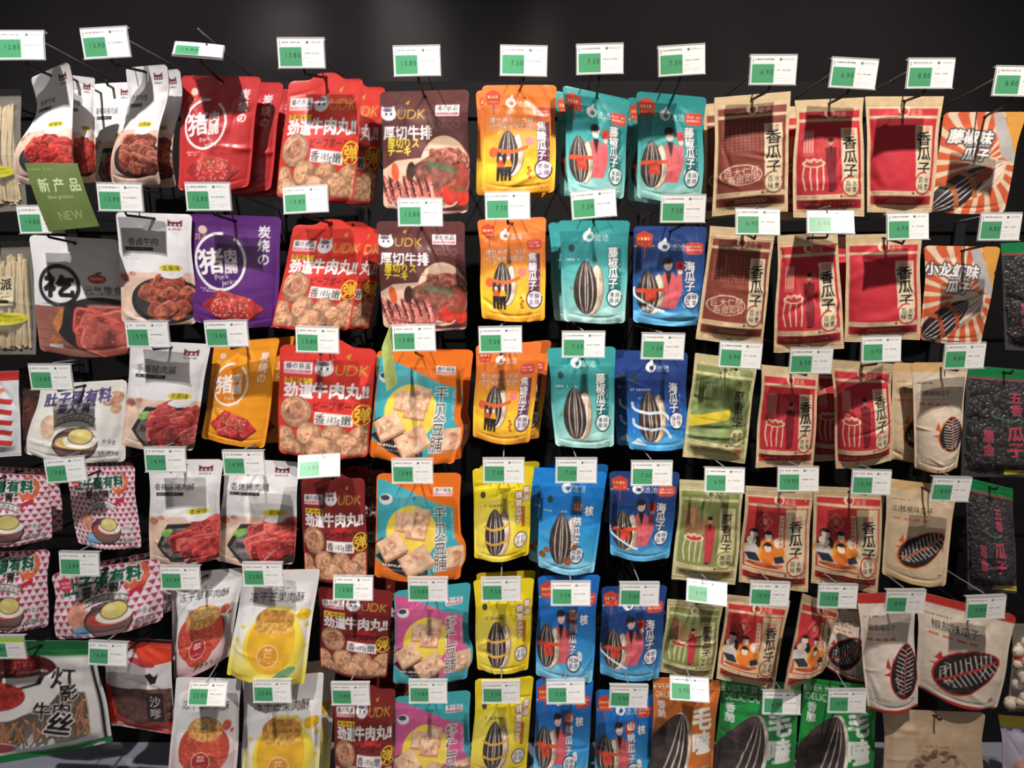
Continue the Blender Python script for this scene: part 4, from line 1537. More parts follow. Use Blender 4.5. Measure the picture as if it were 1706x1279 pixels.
    com += bend * (u - .5) ** 2 * 4 * (.3 + .7 * v) + twist * (u - .5) * (v - .5) * 4 + opts.get('sway', 0.0) * np.sin(math.pi * 2 * v)
    com += opts.get('roll', 0.0) * np.sin(u * math.pi * 2) * v
    com -= com[:, nu // 2].mean()
    Yf = com - puff - fine
    Yb = com + puff * .9 + .0012
    Pf = np.stack([X, Yf, Z], -1)
    Pb = np.stack([X, Yb, Z], -1)

    hv = .05 if style != 'pillow' else .04
    if style == 'tab':
        hv = .035
    fj, fi = np.meshgrid(np.arange(nv - 1), np.arange(nu - 1), indexing='ij')
    hole = (((fi + .5) / nu - .5) / .026) ** 2 + (((fj + .5) / nv - hv) * A / .02) ** 2 < 1
    keep = ~hole

    root = empty(name, O, ya)
    hd = int(nv * {'doy': .115, 'tab': .13, 'notch': .1, 'box': .12, 'pillow': .085}[style])
    lo = int(nv * .955) if style == 'pillow' else nv - 1
    C = ink
    grid_part('top_seal', Pf[:hd + 1], C[:hd + 1], mat, root, keep[:hd], True)
    grid_part('front_panel', Pf[hd:lo + 1], C[hd:lo + 1], mat, root, None, True)
    if style == 'pillow':
        grid_part('bottom_seal', Pf[lo:], C[lo:], mat, root, None, True)
    pl = [srgb(k) for k in plain[:3]] + [plain[3] if len(plain) > 3 else 1.0]
    ji = np.unique(np.concatenate([np.arange(0, nv, 4), [nv - 1]]))
    ii = np.unique(np.concatenate([np.arange(0, nu, 4), [nu - 1]]))
    B = Pb[ji][:, ii]
    bk = None
    uu2, vv2 = ii / (nu - 1.0), ji / (nv - 1.0)
    fu, fv = (uu2[:-1] + uu2[1:]) / 2, (vv2[:-1] + vv2[1:]) / 2
    bk = ~((np.abs(fu[None, :] - .5) < .03) & (np.abs(fv[:, None] - hv) * A < .03))
    grid_part('back_panel', B, np.broadcast_to(np.array(pl), B.shape[:2] + (4,)).copy(), mat, root, bk, False)
    if style != 'pillow':
        a, b = Pf[-1], Pb[-1]
        mid = (a + b) / 2
        mid = mid + np.stack([np.zeros(nu), np.zeros(nu), .012 * (1 - (2 * u[0] - 1) ** 2)], -1)
        G = np.stack([a, a * .5 + mid * .5 + np.array([0, 0, .002]), mid, b * .5 + mid * .5 + np.array([0, 0, .002]), b])
        gc = np.concatenate([C[-1:, :, :], np.broadcast_to(np.array(pl), (4, nu, 4))])
        gc[..., :3] = np.where(np.arange(5)[:, None, None] == 0, gc[..., :3], np.array(pl[:3]))
        grid_part('bottom_gusset', G, gc, mat, root, None, True)
    j = int(hv * nv)
    M = Matrix.Translation(O) @ Matrix.Rotation(ya, 4, 'Z')
    hole_w = M @ Vector((float(X[j, nu // 2]), float(com[j, nu // 2]), float(Z[j, nu // 2])))
    return root, hole_w, W, H, (Pf, Pb)


def copy_thing(o, parent=None):
    c = o.copy()
    COL.objects.link(c)
    c.parent = parent
    for ch in o.children:
        if ch.name.startswith(('front_panel', 'back_panel', 'top_seal', 'bottom', 'contents')):
            copy_thing(ch, c)
    return c


# ------------------------------------------------------------------ what is inside the clear bags
def fill_sticks(root, P, mat, n, seed, rr=(.002, .004), v0=.12, v1=.95, stray=.05, u0=.1, u1=.9):
    Pf, Pb = P
    nv, nu = Pf.shape[:2]
    rg = random.Random(seed)
    b = MB()

    def pt(u, v, f):
        i, j = int(min(max(u, .06), .94) * (nu - 1)), int(v * (nv - 1))
        return Vector(Pf[j, i] * (1 - f) + Pb[j, i] * f)
    for k in range(n):
        u, f = rg.uniform(u0, u1), rg.uniform(.25, .7)
        a = pt(u, rg.uniform(v0, v0 + .12), f)
        m = pt(u + rg.uniform(-stray, stray), (v0 + v1) / 2, f)
        z = pt(u + rg.uniform(-stray, stray), rg.uniform(v1 - .05, v1), f)
        b.tube([a, m, z], rg.uniform(*rr), 5)
    return tag(b.build('contents', mat, root), kind='stuff')


def fill_seeds(root, P, mats, n, seed, size=(.0075, .0042, .0025), z0=.06, z1=.88):
    Pf, Pb = P
    nv, nu = Pf.shape[:2]
    rg = random.Random(seed)
    b = MB()
    for k in range(n):
        i, j = int(rg.uniform(.07, .93) * nu), int(rg.uniform(1 - z1, 1 - z0) * nv)
        f = .12 if rg.random() < .8 else rg.uniform(.15, .8)
        p = Pf[j, i] * (1 - f) + Pb[j, i] * f
        p = Vector(p) + Vector((0, .004, 0))
        s = rg.uniform(.8, 1.2)
        rot = Matrix.Rotation(rg.uniform(0, 3.14), 3, 'Y') @ Matrix.Rotation(rg.uniform(-.4, .4), 3, 'X')
        b.blob(p, (size[0] * s, size[2] * s, size[1] * s), rot, 6, 4)
    return tag(b.build('contents', mats, root, True), kind='stuff')


# ------------------------------------------------------------------ the rack: wall, floor, base, rails
M_PANEL = plain_mat('black_rack_panel', (26, 23, 25), 0.13, 0.5, 0, .15, 3.0)
M_RAIL = plain_mat('black_rail', (17, 16, 17), 0.6, 0.2)
M_FLOOR = plain_mat('grey_floor_tile', (120, 116, 114), 0.4, 0.4, 0, .1, 5.0)
M_DECK = plain_mat('pale_grey_deck', (136, 138, 150), 0.45, 0.4, 0, .05, 8.0)
M_COLUMN = plain_mat('pale_column_paint', (205, 200, 200), 0.6, 0.3, 0, .05, 4.0)
WALL_Y = 0.36


def rack():
    b = MB()
    b.box((0, WALL_Y + .02, 1.35), (4.4, .04, 2.7))
    tag(b.build('wall_back', M_PANEL), kind='structure')
    b = MB()
    b.box((0, WALL_Y - .004, .91), (4.3, .01, 1.62))
    for k in range(6):
        b.box((0, WALL_Y - .012, .48 + .2366 * k), (4.3, .008, .03))
    tag(b.build('trim_3', M_RAIL), kind='structure')
    b = MB()
    b.box((0, -1.6, -.02), (6.0, 4.6, .04))
    tag(b.build('floor', M_FLOOR), kind='structure')
    b = MB()
    b.box((0, .14, .06), (4.2, .42, .12))
    b.box((0, -.075, .13), (4.2, .012, .03))
    tag(b.build('trim_1', M_DECK), kind='structure')


    # pale columns and beam added behind the camera for soft reflections in the panels
    b = MB()
    for x, w in ((-2.1, .5), (-.75, .5), (.02, .16), (.2, .22), (1.9, .3)):
        b.box((x, -4.2, 1.6), (w, .4, 3.2))
    b.box((-2.3, -4.1, 2.75), (1.6, .5, .4))
    tag(b.build('added_columns', M_COLUMN), kind='structure')


rack()
spot('added_column_spot', (-1.2, -2.9, 3.3), (-1.2, -4.2, 2.3), 190, (1.0, 0.96, 0.94), 80, 0.6, 0.05)  # two unseen lamps, added to brighten the columns for the reflection streaks
spot('added_column_spot', (0.9, -2.9, 3.3), (0.9, -4.2, 2.3), 190, (1.0, 0.96, 0.94), 80, 0.6, 0.05)

# ------------------------------------------------------------------ price tags
TW, TH = .075, .0435
_cards = {}


def tag_art(price, extra=None):
    c = Ink(96, 56, 56 / 96.0, seed=sum(map(ord, price)))
    c.fill((240, 239, 236))
    c.rect(0, 0, 1, .012, (200, 200, 198))
    c.scrib(.1, .08, .5, .18, 1, (86, 86, 88), .9)
    c.rect(.04, .08, .06, .24, (110, 140, 120))
    c.ell(.645, .13, .03, .03, (90, 120, 100))
    c.scrib(.69, .08, .94, .17, 1, (150, 150, 150), .9)
    c.rect(.035, .29, .515, .955, (70, 158, 106))
    c.text(price, .5, .56, .145, (22, 62, 40), bold=.012, sx=.85, anchor='r')
    c.scrib(.55, .3, .72, .36, 1, (190, 190, 190), .9)
    c.scrib(.58, .46, .88, .55, 1, (110, 108, 108), .95)
    c.scrib(.55, .64, .66, .7, 1, (176, 176, 176), .9)
    c.rect(.55, .78, .92, .795, (196, 196, 196))
    c.scrib(.55, .84, .86, .9, 1, (186, 186, 186), .8)
    if extra:
        c.rect(0, 0, 1, .22, (180, 214, 60))
    return c.out()


def price_tag(px, py, price, roll, pitch, yaw, label, extra=None, y=0.0):
    key = (price, extra)
    p = at(px, py, y)
    root = empty('price_tag', p - Vector((0, 0, TH / 2)), 0)
    root.rotation_euler = (-pitch * D2R, -roll * D2R, yaw * D2R)
    if key not in _cards:
        A = tag_art(price, extra)
        nv, nu = A.shape[:2]
        x = np.linspace(-TW / 2, TW / 2, nu)[None, :].repeat(nv, 0)
        z = np.linspace(TH, 0, nv)[:, None].repeat(nu, 1)
        yy = np.full_like(x, -.0012) - .0008 * (1 - (2 * (x / TW)) ** 2)
        me = mesh_np('paper_label', np.stack([x, yy, z], -1).reshape(-1, 3), strip_faces(nv, nu, None, True), A.reshape(-1, 4))
        me.materials.append(M_CARD)
        b = MB()
        w, h = TW + .003, TH + .003
        b.box((0, .0008, TH / 2), (w, .0012, h))
        b.box((0, -.0012, -.0012), (w, .0046, .0012))
        b.box((0, .0052, TH + .002), (w, .0088, .0013), Matrix.Rotation(-.18, 3, 'X'))
        ob = b.build('clear_holder', M_HOLD)
        _cards[key] = (me, ob.data)
        bpy.data.objects.remove(ob)
    me, hd = _cards[key]
    for nm, d in (('paper_label', me), ('clear_holder', hd)):
        o = bpy.data.objects.new(nm, d)
        COL.objects.link(o)
        o.parent = root
    return tag(root, label, 'price tag', 'shelf price tags'), p


def acrylic(name, rgb, alpha, rough):
    m, nt, b = nodes_mat(name)
    b.inputs['Base Color'].default_value = (*[srgb(k) for k in rgb], 1)
    b.inputs['Alpha'].default_value = alpha
    b.inputs['Roughness'].default_value = rough
    b.inputs['Specular IOR Level'].default_value = .6
    return m


M_HOLD = acrylic('clear_plastic_holder', (228, 230, 230), .42, .12)


# ------------------------------------------------------------------ hooks
def hook(hole, tp, label):
    sl = math.tan(6.5 * D2R)
    base = Vector((hole.x + ((hole.x - tp.x) * .2 if tp else 0), WALL_Y - .016, hole.z - sl * (WALL_Y - .016 - hole.y)))
    root = empty('wire_hook', base)
    b = MB()
    if tp is None:
        tip = hole + Vector((0, -.018, .018 * sl)) - base
    else:
        tip = Vector((tp.x, .016, tp.z - TH / 2 - .008)) - base
    b.tube([(0, 0, 0), tuple(hole - base), tuple(tip), tuple(tip + Vector((0, -.006, .008)))], .0023, 8)
    b.build('prong', M_WIRE, root, True)
    if tp is not None:
        b = MB()
        top = Vector((tp.x, .012, tp.z + TH / 2 + .002)) - base
        up = Vector((0, 0, .05))
        b.tube([tuple(up), tuple(top)], .0013, 6)
        b.build('label_arm', M_STEEL, root, True)
    b = MB()
    b.box((0, -.004, .024), (.022, .008, .085))
    b.build('mounting_plate', M_WIRE, root)
    return tag(root, label, 'hook', 'wire hooks of the rack')


# ------------------------------------------------------------------ what hangs where
# tags: key: (px, py, price, roll, pitch, yaw)
TAGS = {
    'a0': (33, 75, '13.80', 0, 8, 0), 'a1': (177, 72, '13.90', 3, 0, 0), 'a2': (327, 71, '12.80', -2, 52, 14), 'a3': (502, 89, '13.80', 0, 0, 0),
    'a4': (695, 102, '13.80', 1, 0, 0), 'a5': (872, 102, '7.50', -1, 0, 0), 'a6': (1000, 99, '7.50', 1.5, 0, 0), 'a7': (1137, 101, '7.50', 3.5, 0, 0),
    'a8': (1288, 117, '6.90', 0, 0, 0), 'a9': (1421, 123, '6.90', -3, 0, 0), 'a10': (1550, 123, '8.80', 0, 0, 0), 'a11': (1696, 136, '8.80', -2, 0, -6),
    'b0': (68, 366, '14.80', 1, 0, 0), 'b1': (200, 329, '13.90', -1, 0, 0), 'b2': (347, 328, '12.80', 0, 0, 0), 'b3': (509, 332, '13.80', 3, 12, 0),
    'b4': (700, 354, '13.80', 0, 0, 0), 'b5': (846, 343, '7.50', 1, 0, 0), 'b6': (991, 340, '7.50', 5, 0, 0), 'b7': (1138, 348, '7.50', 0, 0, 0),
    'b8': (1264, 369, '6.90', -1, 16, 0), 'b9': (1386, 367, '6.90', 0, 32, -12), 'b10': (1515, 377, '6.90', 1, 10, 6), 'b11': (1666, 378, '8.80', 0, 0, 6),
    'c0': (85, 628, '13.80', 0, 0, 0), 'c1': (246, 557, '15.90', 0, 0, 0), 'c2': (378, 556, '12.80', 1, 0, 0), 'c3': (528, 566, '13.80', -2, 0, 0),
    'c4': (690, 563, '13.80', 1, 0, 0), 'c5': (834, 566, '7.50', 1, 0, 0), 'c6': (972, 574, '7.50', 0, 0, 0), 'c7': (1104, 577, '7.50', -1, 0, 0),
    'c8': (1233, 592, '6.90', -3, 6, 0), 'c9': (1351, 601, '6.90', 0, 0, 0), 'c10': (1470, 582, '6.90', 0, 8, 8), 'c11': (1607, 593, '8.80', 1, 0, 4),
    'd0': (110, 783, '13.80', 5, 6, 0), 'd1': (275, 766, '14.90', 0, 4, 0), 'd2': (406, 771, '14.90', 0, 0, 0), 'd3': (530, 776, '13.80', 1, 40, 8),
    'd4': (687, 785, '13.80', 0, 0, 0), 'd5': (839, 784, '7.50', 0, 0, 0), 'd6': (960, 784, '7.50', 0, 0, 0), 'd7': (1086, 789, '7.50', 0, 4, 0),
    'd8': (1208, 801, '6.90', -3, 14, 4), 'd9': (1331, 799, '10.90', 0, 10, 0), 'd10': (1452, 804, '10.90', -3, 8, 4), 'd11': (1583, 815, '8.80', -3, 0, 4),
    'e0': (131, 940, '13.80', -1, 6, 0), 'e1': (300, 963, '22.80', 0, 4, 0), 'e2': (438, 957, '22.80', 0, 0, 0), 'e3': (587, 981, '13.80', -1, 12, 0),
    'e4': (713, 982, '13.80', 0, 0, 0), 'e5': (835, 982, '7.50', 1, 0, 0), 'e6': (951, 990, '7.50', 0, 10, 0), 'e7': (1065, 990, '7.50', 0, 0, 0),
    'e8': (1178, 988, '6.90', -3, 44, -10), 'e9': (1282, 990, '10.90', -2, 4, 0), 'e10': (1396, 994, '10.90', -1, 6, 0), 'e11': (1508, 1002, '8.80', 0, 0, 0),
    'e12': (1643, 1012, '8.80', 3, 0, 0),
    'f0': (10, 1078, '16.80', 0, 0, 0), 'f1': (177, 1090, '16.80', -3, 10, 0), 'f2': (342, 1159, '22.80', -1, 26, 0), 'f3': (453, 1152, '22.80', 0, 4, 0),
    'f4': (584, 1156, '13.80', 0, 0, 0), 'f5': (713, 1153, '13.80', 0, 4, 0), 'f6': (835, 1153, '7.50', 1, 0, 0), 'f7': (943, 1154, '7.50', 1, 10, 0),
    'f8': (1047, 1160, '7.50', -1, 0, 0), 'f9': (1150, 1151, '6.90', 2, 40, -10), 'f10': (1303, 1172, '6.90', -1, 10, 0), 'f11': (1412, 1169, '6.90', 0, 6, 0),
}
# (tag key, design, TL TR BR BL, depth, yaw, label, object name, copies behind [(dx, dy, yaw)], options)
SEEDS, JERK, MBALL, SNACK, BAG = 'seed_pouch', 'jerky_pouch', 'meatball_pouch', 'snack_pouch', 'clear_bag'
BAGS = [
    # top row
    ('a1', 'cat_beef', (203, 112, 283, 108, 262, 306, 190, 306), .05, -30, 'white pouch of brown meat chunks under tag 13.90', JERK, [(.02, .03, -6)], {'sway': .008, 'twist': .006, 'pinch': .08, 'pinchv': .45}),
    ('a0', 'cat_red', (44, 128, 122, 104, 128, 306, 34, 306), .05, -16, 'white pouch of glossy red meat, far upper left', JERK, [], {'sway': .012, 'twist': .008, 'pinch': .1, 'pinchv': .35}),
    (None, 'cat_red', (96, 122, 158, 130, 160, 305, 108, 302), .085, 30, 'half-shaded white pouch of red meat, turned edge-on', JERK, [], {'sway': .004}),
    (None, 'cat_hot', (155, 140, 222, 136, 226, 320, 160, 318), .165, 0, 'white pouch hanging shaded between two twisted ones', JERK, [], {}),
    ('a2', 'jerky_red', (303, 126, 436, 128, 416, 312, 299, 318), .07, 0, 'scarlet pork jerky pouch with white ring emblem', JERK, [(.028, .035, 0), (.055, .075, 4)], {'bend': -.006}),
    ('a3', 'ball_red', (479, 134, 607, 131, 588, 335, 460, 330), .07, 4, 'bright red meatball pouch in the top row', MBALL, [(.03, .045, 6)], {'twist': .006, 'bend': .004}),
    ('a4', 'steak', (632, 153, 783, 149, 781, 354, 640, 348), .085, 0, 'brown steak pouch in the top row', JERK, [], {'crease': .002}),
    ('a5', 'caramel', (803, 142, 929, 141, 924, 320, 804, 320), .065, 0, 'orange caramel seed pouch in the top row', SEEDS, [(-.012, .035, 6), (.003, .065, 0)], {}),
    ('a6', 'teal_man', (938, 141, 1048, 166, 1040, 332, 946, 320), .07, 10, 'left teal man-in-pink seed pouch, top row', SEEDS, [(-.012, .03, -4)], {'twist': .004}),
    ('a7', 'teal_man', (1060, 152, 1178, 162, 1168, 334, 1062, 331), .075, 3, 'right teal man-in-pink seed pouch, top row', SEEDS, [(-.01, .035, -5)], {'crease': .0022}),
    ('a8', 'xiang_brown', (1191, 162, 1317, 152, 1313, 352, 1187, 360), .062, 0, 'kraft and brown seed packet in top row', SEEDS, [(-.008, .045, 2)], {}),
    ('a9', 'xiang_man', (1320, 167, 1443, 162, 1440, 361, 1322, 361), .062, 0, 'red seed packet with standing man, top row', SEEDS, [(-.012, .045, 3)], {'crease': .004, 'pinch': .05, 'pinchv': .15}),
    ('a10', 'xiang_plain', (1441, 161, 1574, 160, 1553, 354, 1444, 355), .08, -2, 'plain red seed packet in top row', SEEDS, [], {}),
    ('a11', 'rays_pepper', (1573, 187, 1712, 186, 1672, 356, 1543, 350), .12, 0, 'orange-rayed seed pouch in top row', SEEDS, [], {'crease': .002}),
    (None, 'clear_straw', (-95, 150, 34, 148, 44, 352, -100, 360), .12, 0, 'upper clear bag of pale bean curd sticks', BAG, [], {}),
    # second row
    ('b0', 'fu', (46, 391, 197, 399, 230, 590, 64, 588), .07, 4, 'white and wood-brown pouch with black ring character', JERK, [], {'bend': .004}),
    ('b1', 'cat_spice', (193, 353, 319, 357, 325, 540, 204, 536), .055, 2, 'white pouch of five-spice beef cubes', JERK, [], {}),
    ('b2', 'jerky_purple', (307, 356, 471, 361, 464, 546, 326, 535), .075, 4, 'purple pork jerky pouch', JERK, [], {'bend': -.008, 'crease': .0022}),
    ('b3', 'ball_red', (489, 374, 616, 378, 580, 552, 454, 544), .07, 4, 'tilted bright red meatball pouch, second row', MBALL, [(.03, .04, 6)], {'twist': .005}),
    ('b4', 'steak', (625, 368, 776, 369, 779, 550, 638, 545), .085, 2, 'brown steak pouch in the second row', JERK, [], {}),
    ('b5', 'caramel', (795, 366, 911, 361, 908, 533, 803, 532), .06, -2, 'orange caramel seed pouch in second row', SEEDS, [], {}),
    ('b6', 'teal', (929, 367, 1051, 367, 1041, 537, 939, 535), .06, 0, 'teal seed pouch without man, second row', SEEDS, [(-.016, .035, -6)], {}),
    ('b7', 'sea_man', (1055, 376, 1180, 378, 1169, 541, 1054, 538), .065, 0, 'blue sea-salt seed pouch, second row', SEEDS, [], {'crease': .0034, 'folds': 22}),
    ('b8', 'xiang_brown', (1183, 376, 1294, 384, 1272, 575, 1161, 566), .06, 4, 'leaning kraft and brown seed packet, second row', SEEDS, [], {'bend': .006}),
    ('b9', 'xiang_man', (1294, 392, 1398, 386, 1404, 580, 1290, 588), .06, -4, 'shaded crumpled red packet with man, second row', SEEDS, [], {'crease': .005, 'twist': -.006, 'folds': 20}),
    ('b10', 'xiang_plain', (1408, 391, 1537, 388, 1532, 566, 1406, 568), .065, 0, 'plain red seed packet in second row', SEEDS, [(-.008, .045, 3)], {}),
    ('b11', 'rays_shrimp', (1541, 409, 1668, 411, 1636, 575, 1534, 565), .1, 0, 'orange-rayed crayfish seed pouch, second row', SEEDS, [], {}),
    (None, 'clear_straw', (-60, 405, 56, 400, 60, 592, -62, 590), .1, 0, 'lower clear bag of pale bean curd sticks', BAG, [], {}),
    (None, 'clear_seeds', (1667, 405, 1776, 400, 1780, 590, 1676, 582), .1, 0, 'clear bag of black seeds, cut by right edge', BAG, [], {}),
    # third row
    ('c0', 'egg_white', (68, 640, 213, 632, 208, 772, 38, 755), .06, -2, 'cream pouch with a bowl drawing', SNACK, [], {'crease': .003}),
    ('c1', 'cat_hand', (218, 566, 352, 573, 323, 750, 201, 742), .05, 4, 'white pouch of hand-torn pork slices', JERK, [], {}),
    ('c2', 'jerky_orange', (356, 572, 470, 561, 441, 745, 341, 727), .07, -10, 'yellow-orange pork jerky pouch', JERK, [(.02, .04, 6)], {'bend': -.006, 'twist': .004}),
    ('c3', 'ball_red', (465, 573, 628, 581, 613, 763, 463, 757), .055, 0, 'flat bright red meatball pouch, third row', MBALL, [], {'wave': .001}),
    ('c4', 'bean_teal', (629, 583, 778, 585, 758, 774, 616, 762), .065, 0, 'orange and teal bean cracker pouch, third row', SNACK, [(.012, .035, 3)], {}),
    ('c5', 'caramel', (792, 575, 904, 569, 882, 738, 787, 731), .055, -4, 'orange caramel seed pouch in third row', SEEDS, [(.02, .035, 4)], {'bend': .004}),
    ('c6', 'teal', (910, 580, 1026, 577, 1023, 743, 925, 742), .055, 0, 'teal seed pouch in the third row', SEEDS, [], {}),
    ('c7', 'sea', (1037, 585, 1146, 587, 1144, 746, 1048, 748), .06, 0, 'blue pouch with foam-wrapped seed, third row', SEEDS, [(-.018, .035, -5)], {'crease': .0026, 'folds': 18}),
    ('c8', 'xiang_greenband', (1158, 588, 1264, 602, 1240, 771, 1136, 761), .065, 6, 'green seed packet with yellow diagonal band', SEEDS, [], {'crease': .005, 'folds': 22}),
    ('c9', 'xiang_man', (1268, 607, 1366, 617, 1356, 778, 1259, 780), .065, 2, 'narrow red packet with man, third row', SEEDS, [], {}),
    ('c10', 'xiang_man', (1386, 600, 1488, 606, 1489, 770, 1394, 783), .065, -10, 'puffed red packet with man, third row right', SEEDS, [(-.018, .065, 0)], {'bend': .008, 'T': .045}),
    ('c11', 'kraft_fold', (1519, 604, 1617, 604, 1597, 783, 1527, 783), .055, -4, 'folded kraft seed pouch with half-hidden seed', SEEDS, [], {'bend': .006}),
    (None, 'kraft_walnut', (1487, 604, 1580, 606, 1572, 768, 1484, 766), .1, 8, 'kraft seed pouch mostly behind the folded one', SEEDS, [], {}),
    (None, 'clear_seeds', (1608, 608, 1738, 618, 1740, 798, 1600, 792), .095, 0, 'large clear bag of black seeds, green header', BAG, [], {}),
    (None, 'raw_chili', (-90, 622, 30, 618, 36, 760, -92, 768), .05, 0, 'red-headed white packet with chilli pictures', SNACK, [], {}),
    (None, 'dark', (32, 612, 76, 612, 72, 752, 34, 755), .16, 0, 'dark brown pouch back behind the chilli packet', SNACK, [], {}),
    # fourth row
    ('d0', 'egg_tall', (104, 779, 226, 775, 236, 912, 129, 906), .055, 4, 'red-triangle bowl pouch under the slanted tag', SNACK, [(-.022, .04, -4)], {}),
    (None, 'egg_red', (-70, 785, 84, 792, 87, 900, -72, 905), .05, 0, 'red-triangle bowl pouch, fourth row left edge', SNACK, [(-.01, .05, 0)], {}),
    ('d1', 'cat_hot', (246, 766, 371, 766, 365, 930, 250, 938), .055, -1, 'white pouch of spicy pork slices', JERK, [], {}),
    ('d2', 'cat_roast', (374, 763, 501, 769, 490, 938, 361, 935), .075, 0, 'white pouch of roast pork slices', JERK, [], {}),
    ('d3', 'ball_dark', (501, 797, 608, 797, 611, 970, 505, 964), .065, -4, 'maroon meatball pouch in the fourth row', MBALL, [(.03, .06, 8)], {'bend': .005}),
    ('d4', 'bean_teal', (627, 789, 769, 787, 767, 965, 624, 962), .065, 0, 'orange and teal bean cracker pouch, fourth row', SNACK, [], {}),
    ('d5', 'butter', (787, 780, 890, 776, 880, 926, 790, 931), .055, -2, 'yellow butter seed pouch in fourth row', SEEDS, [(.012, .035, 4)], {}),
    ('d6', 'walnut', (899, 786, 1012, 786, 990, 957, 896, 945), .05, 0, 'blue walnut seed pouch without man, fourth row', SEEDS, [(-.018, .032, -5), (.012, .07, -3)], {}),
    ('d7', 'sea_man', (1014, 784, 1134, 786, 1115, 931, 1016, 925), .06, 0, 'dark blue sea-salt seed pouch, fourth row', SEEDS, [], {}),
    ('d8', 'xiang_green', (1132, 798, 1241, 804, 1225, 973, 1119, 965), .06, 2, 'green seed packet with pink-suited man, fourth row', SEEDS, [], {'crease': .004}),
    ('d9', 'xiang_family', (1240, 808, 1356, 815, 1345, 986, 1230, 971), .075, 2, 'left red family seed packet, fourth row', SEEDS, [], {}),
    ('d10', 'xiang_family', (1356, 810, 1476, 815, 1465, 989, 1352, 971), .075, 2, 'right red family seed packet, fourth row', SEEDS, [], {'bend': .004}),
    ('d11', 'kraft_walnut', (1474, 795, 1598, 810, 1574, 976, 1471, 960), .07, 0, 'kraft walnut seed pouch, fourth row', SEEDS, [], {'bend': .004}),
    (None, 'clear_seeds', (1608, 795, 1690, 815, 1694, 990, 1613, 982), .09, -6, 'narrow clear bag of black seeds', BAG, [], {}),
    # fifth row
    ('e0', 'egg_wide', (86, 955, 268, 930, 272, 1035, 94, 1067), .045, 0, 'tilted red-triangle bowl pouch, fifth row', SNACK, [(.012, .05, 6)], {}),
    (None, 'egg_red', (-62, 922, 85, 914, 81, 1043, -62, 1046), .06, 0, 'red-triangle bowl pouch, fifth row left edge', SNACK, [], {}),
    ('e1', 'strawberry', (282, 955, 408, 945, 380, 1096, 289, 1133), .085, -8, 'strawberry crisp pouch in fifth row', SNACK, [], {'bend': .004}),
    ('e2', 'mango', (406, 950, 533, 948, 506, 1138, 378, 1123), .035, 4, 'mango crisp pouch in fifth row', SNACK, [], {}),
    ('e3', 'ball_dark', (530, 975, 656, 985, 645, 1128, 534, 1115), .065, 0, 'maroon meatball pouch in the fifth row', MBALL, [(.026, .05, 5)], {'wave': .0014}),
    ('e4', 'bean_pink', (657, 985, 784, 970, 779, 1130, 655, 1139), .06, 0, 'pink shrimp cracker pouch in fifth row', SNACK, [], {}),
    ('e5', 'butter', (788, 966, 891, 962, 880, 1117, 795, 1116), .055, 0, 'yellow butter seed pouch in fifth row', SEEDS, [(.004, .04, 2)], {}),
    ('e6', 'walnut_man', (896, 960, 1000, 956, 986, 1136, 892, 1124), .055, 0, 'blue walnut man seed pouch, fifth row', SEEDS, [], {'crease': .002}),
    ('e7', 'sea_man', (1001, 978, 1113, 975, 1098, 1131, 999, 1124), .06, 0, 'blue sea-salt man seed pouch, fifth row', SEEDS, [], {'crease': .003, 'folds': 18}),
    ('e8', 'xiang_green', (1112, 998, 1206, 1004, 1188, 1131, 1098, 1120), .065, 2, 'shaded olive seed packet with man, fifth row', SEEDS, [], {}),
    ('e9', 'xiang_family', (1210, 990, 1316, 1000, 1290, 1147, 1193, 1130), .065, 2, 'red family seed packet, fifth row', SEEDS, [], {'T': .045}),
    ('e10', 'xiang_family', (1337, 988, 1400, 1010, 1368, 1120, 1302, 1152), .055, 42, 'red family packet turned sideways, fifth row', SEEDS, [], {'T': .05}),
    ('e11', 'kraft_pepper_fold', (1427, 990, 1524, 986, 1530, 1181, 1447, 1183), .05, -6, 'narrow red-trimmed white seed pouch with folded seed', SEEDS, [], {'bend': .004}),
    ('e12', 'kraft_pepper', (1526, 984, 1697, 1026, 1664, 1188, 1531, 1149), .055, 4, 'wide red-trimmed white pepper-salt seed pouch', SEEDS, [], {'bend': .006}),
    (None, 'kraft_pepper', (1375, 1000, 1445, 1010, 1445, 1138, 1362, 1106), .135, 8, 'shaded pepper-salt pouch behind the sideways packet', SEEDS, [], {}),
    (None, 'garlic', (1688, 1040, 1780, 1040, 1775, 1190, 1680, 1186), .06, 0, 'clear bag of pale round bulbs at right edge', BAG, [], {}),
    # bottom row
    ('f0', 'lamp_beef', (-30, 1068, 162, 1066, 190, 1234, -20, 1276), .04, -4, 'green-edged clear bag of shredded beef', BAG, [], {}),
    ('f1', 'red_pack', (168, 1062, 286, 1066, 292, 1222, 186, 1208), .06, 8, 'red and grey see-through meat bag', BAG, [], {}),
    ('f2', 'strawberry', (294, 1128, 404, 1130, 392, 1306, 279, 1302), .05, 0, 'strawberry crisp pouch in bottom row', SNACK, [], {}),
    ('f3', 'mango', (404, 1130, 540, 1120, 530, 1318, 402, 1320), .065, 0, 'mango crisp pouch in bottom row', SNACK, [(.012, .05, 4)], {}),
    ('f4', 'ball_dark', (553, 1152, 660, 1146, 652, 1326, 560, 1318), .06, -4, 'maroon meatball pouch in bottom row', MBALL, [(.03, .05, 8)], {}),
    ('f5', 'bean_pink', (656, 1160, 785, 1150, 780, 1312, 654, 1318), .06, 0, 'pink shrimp cracker pouch in bottom row', SNACK, [], {}),
    ('f6', 'butter', (792, 1131, 890, 1126, 876, 1290, 784, 1283), .055, 0, 'yellow butter seed pouch in bottom row', SEEDS, [], {}),
